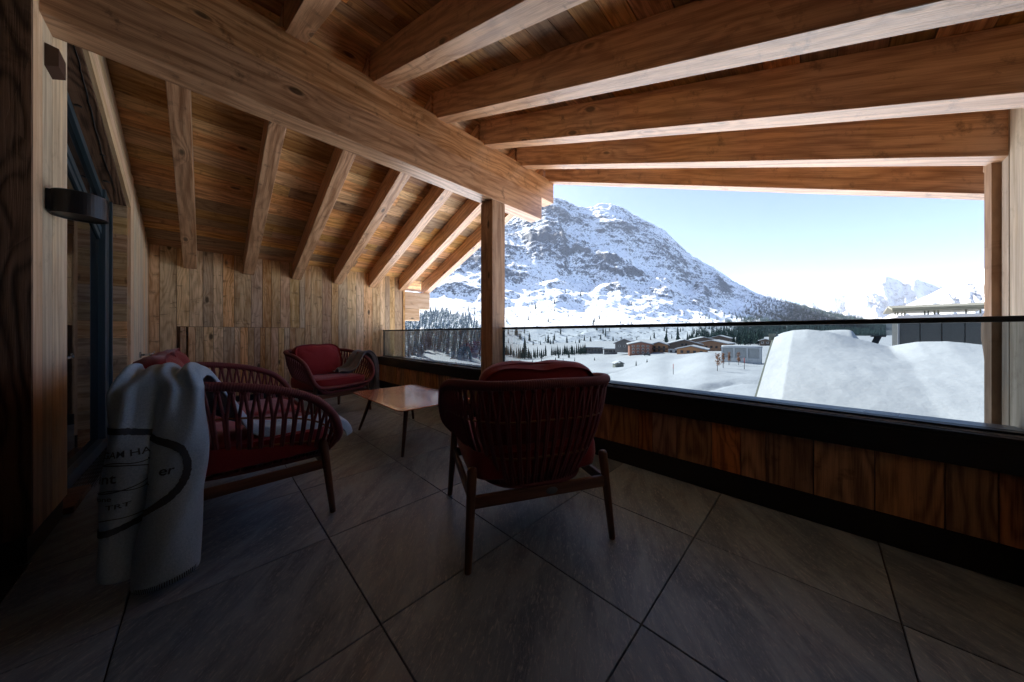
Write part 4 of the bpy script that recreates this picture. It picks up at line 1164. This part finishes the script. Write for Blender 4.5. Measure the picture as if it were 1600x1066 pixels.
def plant_tree(t, d, h, mat, label, group, sink=.03, z=None):
    k = random.randrange(5); key = (k, mat)
    p = at_ground(t, d) if z is None else z
    if key not in tree_proto: o = tree_proto[key] = tree_parts(k, M[mat])
    else: o = copy_tree(tree_proto[key])
    o.location = p - Vector((0, 0, sink * h)); w = random.uniform(.85, 1.2)
    o.scale = (h * w, h * w, h); o.rotation_euler = (0, 0, random.random() * 6.28)
    return tag(o, label, 'tree', group)
def merged_forest(name, items, mat, label_kind='stuff'):
    V, Fc = [], []; pv = [np.array(p.v) for p in protos]; pf = [np.array(p.f) for p in protos]; nv = 0
    for (p, h, w) in items:
        k = random.randrange(5); a = random.random() * 6.28; c_, s_ = math.cos(a), math.sin(a)
        v = pv[k] * np.array([h * w, h * w, h]); v = np.stack([v[:, 0] * c_ - v[:, 1] * s_, v[:, 0] * s_ + v[:, 1] * c_, v[:, 2]], 1) + np.array(p)
        V.append(v); Fc.append(pf[k] + nv); nv += len(v)
    V = np.concatenate(V); Fc = np.concatenate(Fc)
    me = bpy.data.meshes.new(name); me.vertices.add(len(V)); me.vertices.foreach_set('co', V.ravel())
    me.loops.add(Fc.size); me.loops.foreach_set('vertex_index', Fc.ravel().astype(np.int32))
    me.polygons.add(len(Fc)); me.polygons.foreach_set('loop_start', np.arange(0, Fc.size, 3, dtype=np.int32)); me.polygons.foreach_set('loop_total', np.full(len(Fc), 3, np.int32))
    me.update(calc_edges=True); me.materials.append(mat)
    o = bpy.data.objects.new(name, me); COL.objects.link(o); o['kind'] = 'stuff'; return o
# steep forest slope at the left behind the post
fs_t = np.linspace(-1.6, .02, 120); fs_s = np.linspace(0, 1, 40)
T, Sx = np.meshgrid(fs_t, fs_s)
D = 150 + 330 * Sx; r = T * D
topy = np.interp(T, [-1.6, -.5, -.36, -.30, -.22, -.14, -.10, -.05, .02], [470, 470, 484, 480, 478, 486, 505, 530, 548])
zt = EYE + (522 - topy) / 478 * 480 - 16
zb0 = ground_z(T, np.full_like(T, 150.0)) - 1.5
Zf = zb0 + (zt - zb0) * Sx ** 1.25 + (fbm(T * 14, Sx * 4, 4, 50) - .5) * 5 * np.sin(np.pi * Sx)
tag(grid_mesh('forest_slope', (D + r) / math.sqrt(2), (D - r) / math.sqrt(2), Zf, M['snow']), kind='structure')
def slope_pt(t, s):
    d = 150 + 330 * s; j = np.interp(t, fs_t, np.arange(120)); i = s * 39
    z = Zf[min(int(round(i)), 39), min(int(round(j)), 119)]
    return far(t, d, float(z))
items = []
for k in range(1500):
    t = random.uniform(-.52, -.04); s = random.random() ** .8
    if fbm(np.array([t * 16.]), np.array([s * 5.]), 3, 60)[0] < .40: continue
    if t > -.1 and random.random() < .5: continue
    items.append((slope_pt(t, s), random.uniform(9, 19) * (.75 if s < .15 else 1), random.uniform(.8, 1.15)))
merged_forest('snowy_forest', items, M['firsnow'])
# scattered and dense woods on the mountain's lower flank at the right
items = []
tries = 0
while len(items) < 7500 and tries < 120000:
    tries += 1
    t = random.uniform(-.15, 1.2) if random.random() < .3 else random.uniform(.6, 1.22); sx = random.random() ** 1.6
    j = int(np.searchsorted(mt_t, t)); i = int(sx * (nD - 1))
    if j >= len(mt_t): continue
    dens = trees[i, j] * (.35 + 1.3 * max(0, fbm(np.array([t * 22.]), np.array([sx * 9.]), 3, 61)[0] - .3))
    if t < .8: dens = max(dens, .10 * (1 - sx) ** 4)
    if random.random() < dens: items.append((mount_point(t, sx) - Vector((0, 0, 1)), random.uniform(11, 20), random.uniform(.85, 1.2)))
merged_forest('mountain_wood', items, M['firfar'])

# ------------------------------------------------------------------ village
M['cw_dark'] = plain('chalet_dark_wood', (.14, .10, .078), .8, 0, 3, .3); M['cw_red'] = plain('chalet_red_wood', (.30, .13, .085), .8, 0, 3, .3)
M['cw_orange'] = plain('chalet_orange_wood', (.50, .25, .12), .8, 0, 3, .3); M['cw_brown'] = plain('chalet_brown_wood', (.27, .15, .09), .8, 0, 3, .3)
M['cw_white'] = plain('chalet_render', (.66, .65, .62), .85, 0, 3, .12); M['cw_grey'] = plain('chalet_grey_wood', (.17, .165, .165), .8, 0, 3, .3)
M['win_white'] = plain('window_frame_white', (.68, .68, .66), .6); M['win_glass'] = plain('window_glass_dark', (.03, .035, .045), .15)
def facing(p, turn=0.0): return math.atan2(p.y, p.x) - math.pi / 2 + R(turn)
def chalet(t, d, z, w, dp, h, rise, turn, wall, label, wins=(), lower=None, win='win_white', over=1.1, balcony=None):
    p = far(t, d, z); c = empty('chalet', p, facing(p, turn), label, 'chalet', 'chalets of the village')
    m = MB(); a = [(-w / 2, 0, -3), (w / 2, 0, -3), (w / 2, 0, h), (0, 0, h + rise), (-w / 2, 0, h)]; b = [(x, dp, zz) for x, y, zz in a]
    m.quad(a); m.quad(b[::-1])
    for k in range(5): m.quad([a[(k + 1) % 5], a[k], b[k], b[(k + 1) % 5]])
    m.build('wall', M[wall], c)
    if lower:
        m = MB(); m.aabb(-w / 2 - .06, w / 2 + .06, -.06, dp, -3, lower[1]); m.build('ground_storey', M[lower[0]], c)
    rf = None
    sl = rise / (w / 2); o_ = over
    m = MB(); sn = MB()
    for sg in (-1, 1):
        e = Vector((sg * (w / 2 + o_), -o_ * 1.2, h - sl * o_)); r_ = Vector((0, -o_ * 1.2, h + rise)); L = Vector((0, dp + 2.2 * o_, 0))
        m.box(e, r_ - e, L, Vector((0, 0, .28)))
        sn.box(e + Vector((-sg * .12, .12, .285)), (r_ - e) * (1 - .12 / (w / 2)), L * .985, Vector((0, 0, .55)))
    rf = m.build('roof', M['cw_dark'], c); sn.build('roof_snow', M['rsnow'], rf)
    for (x, zz, ww, hh) in wins:
        m = MB(); m.aabb(x - ww / 2, x + ww / 2, -.16, -.01, zz, zz + hh); f = m.build('window', M[win], c)
        m = MB(); m.aabb(x - ww / 2 + .22, x + ww / 2 - .22, -.19, -.165, zz + .2, zz + hh - .2); m.build('pane', M['win_glass'], f)
    for bz in (balcony or ()):
        m = MB(); m.aabb(-w / 2 + .3, w / 2 - .3, -1.2, -.2, bz, bz + .95, 'x'); m.build('balcony', M['cw_dark'], c)
    return c
def wgrid(cols, rows, x0, dx, z0, dz, ww=1.5, hh=1.6): return [(x0 + dx * i, z0 + dz * j, ww, hh) for i in range(cols) for j in range(rows)]
T_ = lambda p: (p - 800) / 478
chalet(T_(976), 245, -8.9 - 2.0, 15, 16, 4.4, 3.2, -14, 'cw_grey', 'dark grey chalet behind and left of the red brown chalet', wgrid(3, 1, -4, 4, 1.4, 3))
chalet(T_(1001), 214, -13.0, 14.5, 15, 6.6, 1.6, 6, 'cw_red', 'red brown chalet with three rows of small white windows', wgrid(4, 3, -4.9, 3.2, .5, 2.2, 1.5, 1.3))
chalet(T_(1030), 222, -12.4, 11.5, 13, 5.3, 1.9, -8, 'cw_orange', 'orange chalet just right of the red brown one', wgrid(3, 2, -3.2, 3.2, .6, 2.4), None, 'win_glass', 1.1, (2.2,))
chalet(T_(1069), 215, -12.6, 21, 16, 6.2, 3.0, 4, 'cw_dark', 'big white and dark brown chalet with a white central gable', wgrid(6, 1, -8.2, 3.2, .4, 3) + wgrid(2, 2, -1.2, 2.4, 3.0, 2.4, 1.2, 1.4), ('cw_white', 3.0), 'win_glass')
chalet(T_(1080), 186, -11.4, 15.5, 12, 2.9, 1.9, -6, 'cw_orange', 'low orange chalet in front of the big white one', wgrid(4, 1, -5, 3.4, .7, 3), None, 'win_glass', 1.2)
chalet(T_(1112), 235, -11.0, 20, 15, 4.6, 2.2, -18, 'cw_brown', 'long brown chalet behind the grey shed', wgrid(5, 1, -7, 3.4, 1.2, 3), None, 'win_glass')
chalet(T_(1100), 300, -9.5, 20, 15, 4.6, 2.4, 10, 'cw_dark', 'dark chalet at the back of the village, its roof above the brown one', wgrid(4, 1, -6, 4, 1.2, 3))
chalet(T_(1124), 320, -8.6, 17, 15, 5.0, 2.6, -10, 'cw_dark', 'rearmost dark chalet, uphill right, against the spruces', wgrid(3, 1, -5, 4, 1.2, 3))
chalet(T_(1196), 260, -8.0, 8, 9, 3.0, 1.4, 0, 'cw_dark', 'small dark chalet beside the tip of the verge board', wgrid(2, 1, -2, 3.4, .8, 3))
# the white gable front of the big chalet
# long low building and small one left of the village
def low_house(t, d, z, w, dp, h, label, n):
    p = far(t, d, z); c = empty('low_building', p, facing(p), label, 'building')
    m = MB(); m.aabb(-w / 2, w / 2, 0, dp, -3, h); m.build('wall', M['cw_grey'], c)
    m = MB(); m.aabb(-w / 2 - 1.4, w / 2 + 1.4, -1.6, dp + 1, h, h + .5); rf = m.build('roof', M['cw_dark'], c)
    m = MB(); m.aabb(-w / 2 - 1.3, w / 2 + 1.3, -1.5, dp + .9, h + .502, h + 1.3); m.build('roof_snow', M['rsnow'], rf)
    for k in range(n):
        x = -w / 2 + w * (k + .5) / n; m = MB(); m.aabb(x - w / n * .36, x + w / n * .36, -.1, -.01, .5, h - .6); m.build('window', M['win_glass'], c)
low_house(T_(928), 330, float(ground_z(np.array([T_(928)]), np.array([330.]))[0]) + 2.0, 19, 9, 4.2, 'long low flat roofed building beyond the shaded meadow', 6)
low_house(T_(954), 290, float(ground_z(np.array([T_(954)]), np.array([290.]))[0]) + 1.5, 12, 8, 3.0, 'short dark flat roofed building right of the long low one', 3)

# grey slatted shed
p = at_ground(T_(1157), 55) + Vector((0, 0, -.25)); sh = empty('shed', p, facing(p, -6), 'grey slatted shed with snow on its flat roof, at the meadow edge', 'shed')
M['shedw'] = plain('shed_boards', (.36, .37, .37), .8, 0, 9, .25); M['shedp'] = plain('shed_posts', (.50, .51, .51), .7)
m = MB()
for k in range(9): m.aabb(-2.8, 2.8, .08, .12, 1.15 + k * .18, 1.31 + k * .18)
m.build('slats', M['shedw'], sh)
m = MB(); m.aabb(-2.85, 2.85, .13, 2.6, -.6, 2.85); m.build('body', M['shedw'], sh)
m = MB(); m.aabb(-2.86, 2.86, .0, .11, -.6, 1.1); m.build('plinth', M['shedp'], sh)
for x in (-2.75, -.95, .95, 2.75):
    m = MB(); m.aabb(x - .11, x + .11, -.04, .12, -.6, 2.85, 'z'); m.build('post', M['shedp'], sh)
m = MB(); m.aabb(-2.95, 2.95, -.12, 2.7, 2.852, 3.0); rf = m.build('roof', M['shedp'], sh)
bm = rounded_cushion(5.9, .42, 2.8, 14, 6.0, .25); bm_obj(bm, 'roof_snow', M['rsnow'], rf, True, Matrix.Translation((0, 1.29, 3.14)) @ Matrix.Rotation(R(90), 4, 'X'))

# marker poles
M['polered'] = plain('pole_red', (.50, .06, .035), .6); M['poledark'] = plain('pole_dark', (.04, .03, .03), .6)
for pxx, d, lab in ((1052, 44, 'red tipped snow marker pole in the open meadow, the left one'), (1163, 40, 'red tipped snow marker pole near the verge board, the right one')):
    p = at_ground(T_(pxx), d); o = empty('marker_pole', p, 0, lab, 'pole', 'snow marker poles'); h = 1.5
    m = MB(); m.tube([(0, 0, -.4), (0, 0, h * .55)], .035, 8); m.build('shaft', M['poledark'], o, True)
    m = MB(); m.tube([(0, 0, h * .55), (0, 0, h)], .04, 8); m.build('red_tip', M['polered'], o, True)

# saplings that keep their brown leaves
g = NT('dry_leaves'); oc = g.n('ShaderNodeTexCoord').outputs['Object']; rnd = g.n('ShaderNodeNewGeometry').outputs['Random Per Island']
g.bsdf(g.mix(rnd, (.12, .045, .02), (.28, .12, .05)), .8, None); M['dryleaf'] = g.m
def sapling(pxx, d, h, sw, label, seed):
    rs = random.Random(seed); p = at_ground(T_(pxx), d); o = empty('sapling', p, 0, label, 'sapling', 'saplings with dry brown leaves')
    m = MB(); lv = MB(); m.tube([(0, 0, -.3), (.02, 0, h * .5), (0, .02, h)], [.035, .025, .006], 6)
    for k in range(22):
        z = h * rs.uniform(.3, .98); a = rs.random() * 6.28; L = sw * rs.uniform(.3, 1) * (1.15 - z / h * .8)
        e = Vector((math.cos(a) * L, math.sin(a) * L, z + L * .6)); m.tube([(0, 0, z), e], [.010, .003], 4)
        for q in range(13):
            c = Vector((0, 0, z)).lerp(e, rs.uniform(.25, 1.05)) + Vector((rs.gauss(0, .06), rs.gauss(0, .06), rs.gauss(0, .07)))
            u = Vector((rs.gauss(0, 1), rs.gauss(0, 1), rs.gauss(0, 1))).normalized() * .07; v = u.orthogonal().normalized() * .045
            lv.quad([c - u, c + v, c + u, c - v])
    m.build('stem', M['trunk'], o, True); lv.build('leaves', M['dryleaf'], o)
sapling(1121, 38, 2.1, .75, 'widest brown leaved sapling, left of the shed', 1); sapling(1130, 41, 1.9, .22, 'thin brown leaved sapling touching the left corner of the shed', 2)
sapling(1139, 47, 2.0, .35, 'brown leaved sapling in front of the shed, the left one', 3); sapling(1154, 48, 1.85, .38, 'brown leaved sapling in front of the shed, the right one', 4)

# small snowed-in hay hut and a parked car
p = at_ground(T_(968), 118); hh = empty('hay_hut', p, facing(p, 25), 'tiny weathered hut half buried in the meadow below the village', 'hut')
m = MB(); m.aabb(-1.7, 1.7, 0, 2.4, -.6, 1.5); m.build('wall', M['verge'], hh)
m = MB()
for sg in (-1, 1): m.box((sg * 2.0, -.3, 1.35), (-sg * 2.0, 0, .9), (0, 3.0, 0), (0, 0, .25))
m.build('roof', M['rsnow'], hh)
p = at_ground(T_(1011), 196); cr = empty('parked_car', p + Vector((0, 0, .1)), facing(p, 8), 'dark parked car in the snow below the red brown chalet', 'car')
M['carp'] = plain('car_paint', (.03, .034, .04), .25)
m = MB(); prof = [(-2.1, .35), (2.1, .35), (2.15, .8), (1.3, .95), (.75, 1.45), (-1.2, 1.5), (-1.9, 1.0), (-2.15, .9)]
a = [(x, 0, z) for x, z in prof]; b = [(x, 1.7, z) for x, z in prof]; m.quad(a); m.quad(b[::-1])
for k in range(8): m.quad([a[(k + 1) % 8], a[k], b[k], b[(k + 1) % 8]])
m.build('body', M['carp'], cr)
m = MB(); m.quad([(-1.05, -.02, 1.0), (1.0, -.02, 1.0), (.65, -.02, 1.38), (-1.0, -.02, 1.40)]); m.build('side_window', M['win_glass'], cr)
for x in (-1.35, 1.35):
    for y in (0, 1.7):
        m = MB(); m.tube([(x, y - .1, .33), (x, y + .1, .33)], .33, 14); m.build('wheel', M['rail'], cr)
# ridge vent of the neighbouring roof
vt = MB(); vt.box((9.55, -.69, .62), (.05, -.12, .36), (.12, 0, -.03), (0, -.10, 0)); vt.box((9.52, -.765, .97), (.20, 0, 0), (0, -.19, 0), (0, 0, .03))
tag(vt.build('roof_vent', M['rail'], bevel=.004), 'small dark vent cap poking out of the roof snow', 'vent')

# individual conifers around the meadow and the village
random.seed(21)
for k in range(20): plant_tree(T_(862 + 54 * (k + random.random() * .6) / 20), 318 + random.uniform(-10, 14), random.uniform(9.5, 13), 'fir', 'dark spruce in the dense dark row left of the low building', 'spruce row beyond the meadow')
for k in range(22): plant_tree(T_(788 + 66 * (k + random.random() * .6) / 22), 300 + random.uniform(-10, 16), random.uniform(8, 13.5), 'fir', 'dark spruce in the row just right of the timber post', 'spruce row behind the post')
for pxx, d, h, lab in ((820, 296, 24, 'tallest spruce just right of the timber post'), (873, 268, 9.5, 'bushy spruce standing alone in front of the dark row, the left one'), (889, 265, 9.0, 'bushy spruce standing alone in front of the dark row, the right one'),
                    (1041, 330, 21, 'tall spruce behind the orange chalet, left of the pair'), (1059, 325, 27, 'tallest spruce behind the village, above the big white chalet'), (1011, 96, 2.2, 'tiny young fir alone in the open meadow'), (994, 98, 1.9, 'tiny young fir left of another in the meadow')):
    plant_tree(T_(pxx), d, h, 'fir', lab, 'lone spruces')
for k in range(46): plant_tree(T_(1072 + 122 * (k + random.random()) / 46), random.uniform(345, 430), random.uniform(12, 24), 'fir', 'dark spruce in the wood right behind the village roofs', 'spruces behind the village')
for pxx, d, h in ((862, 190, 3.0), (868, 235, 4), (880, 230, 3.2), (898, 214, 3.6), (846, 250, 4), (832, 240, 3.6), (812, 250, 3), (929, 200, 2.4)):
    plant_tree(T_(pxx), d, h, 'fir', 'thin young fir scattered on the shaded valley meadow', 'young firs in the meadow')

# ------------------------------------------------------------------ the air between here and the mountains
g = NT('air')
pv = g.n('ShaderNodeVolumePrincipled', {'Color': (.86, .92, 1.0), 'Density': 0.000032, 'Anisotropy': .2})
g.t.links.new(pv.outputs[0], g.out.inputs['Volume'])
m = MB(); m.aabb(-3000, 11600, -6500, 11600, -160, 1400); hz_ = m.build('haze', g.m); hz_['kind'] = 'stuff'
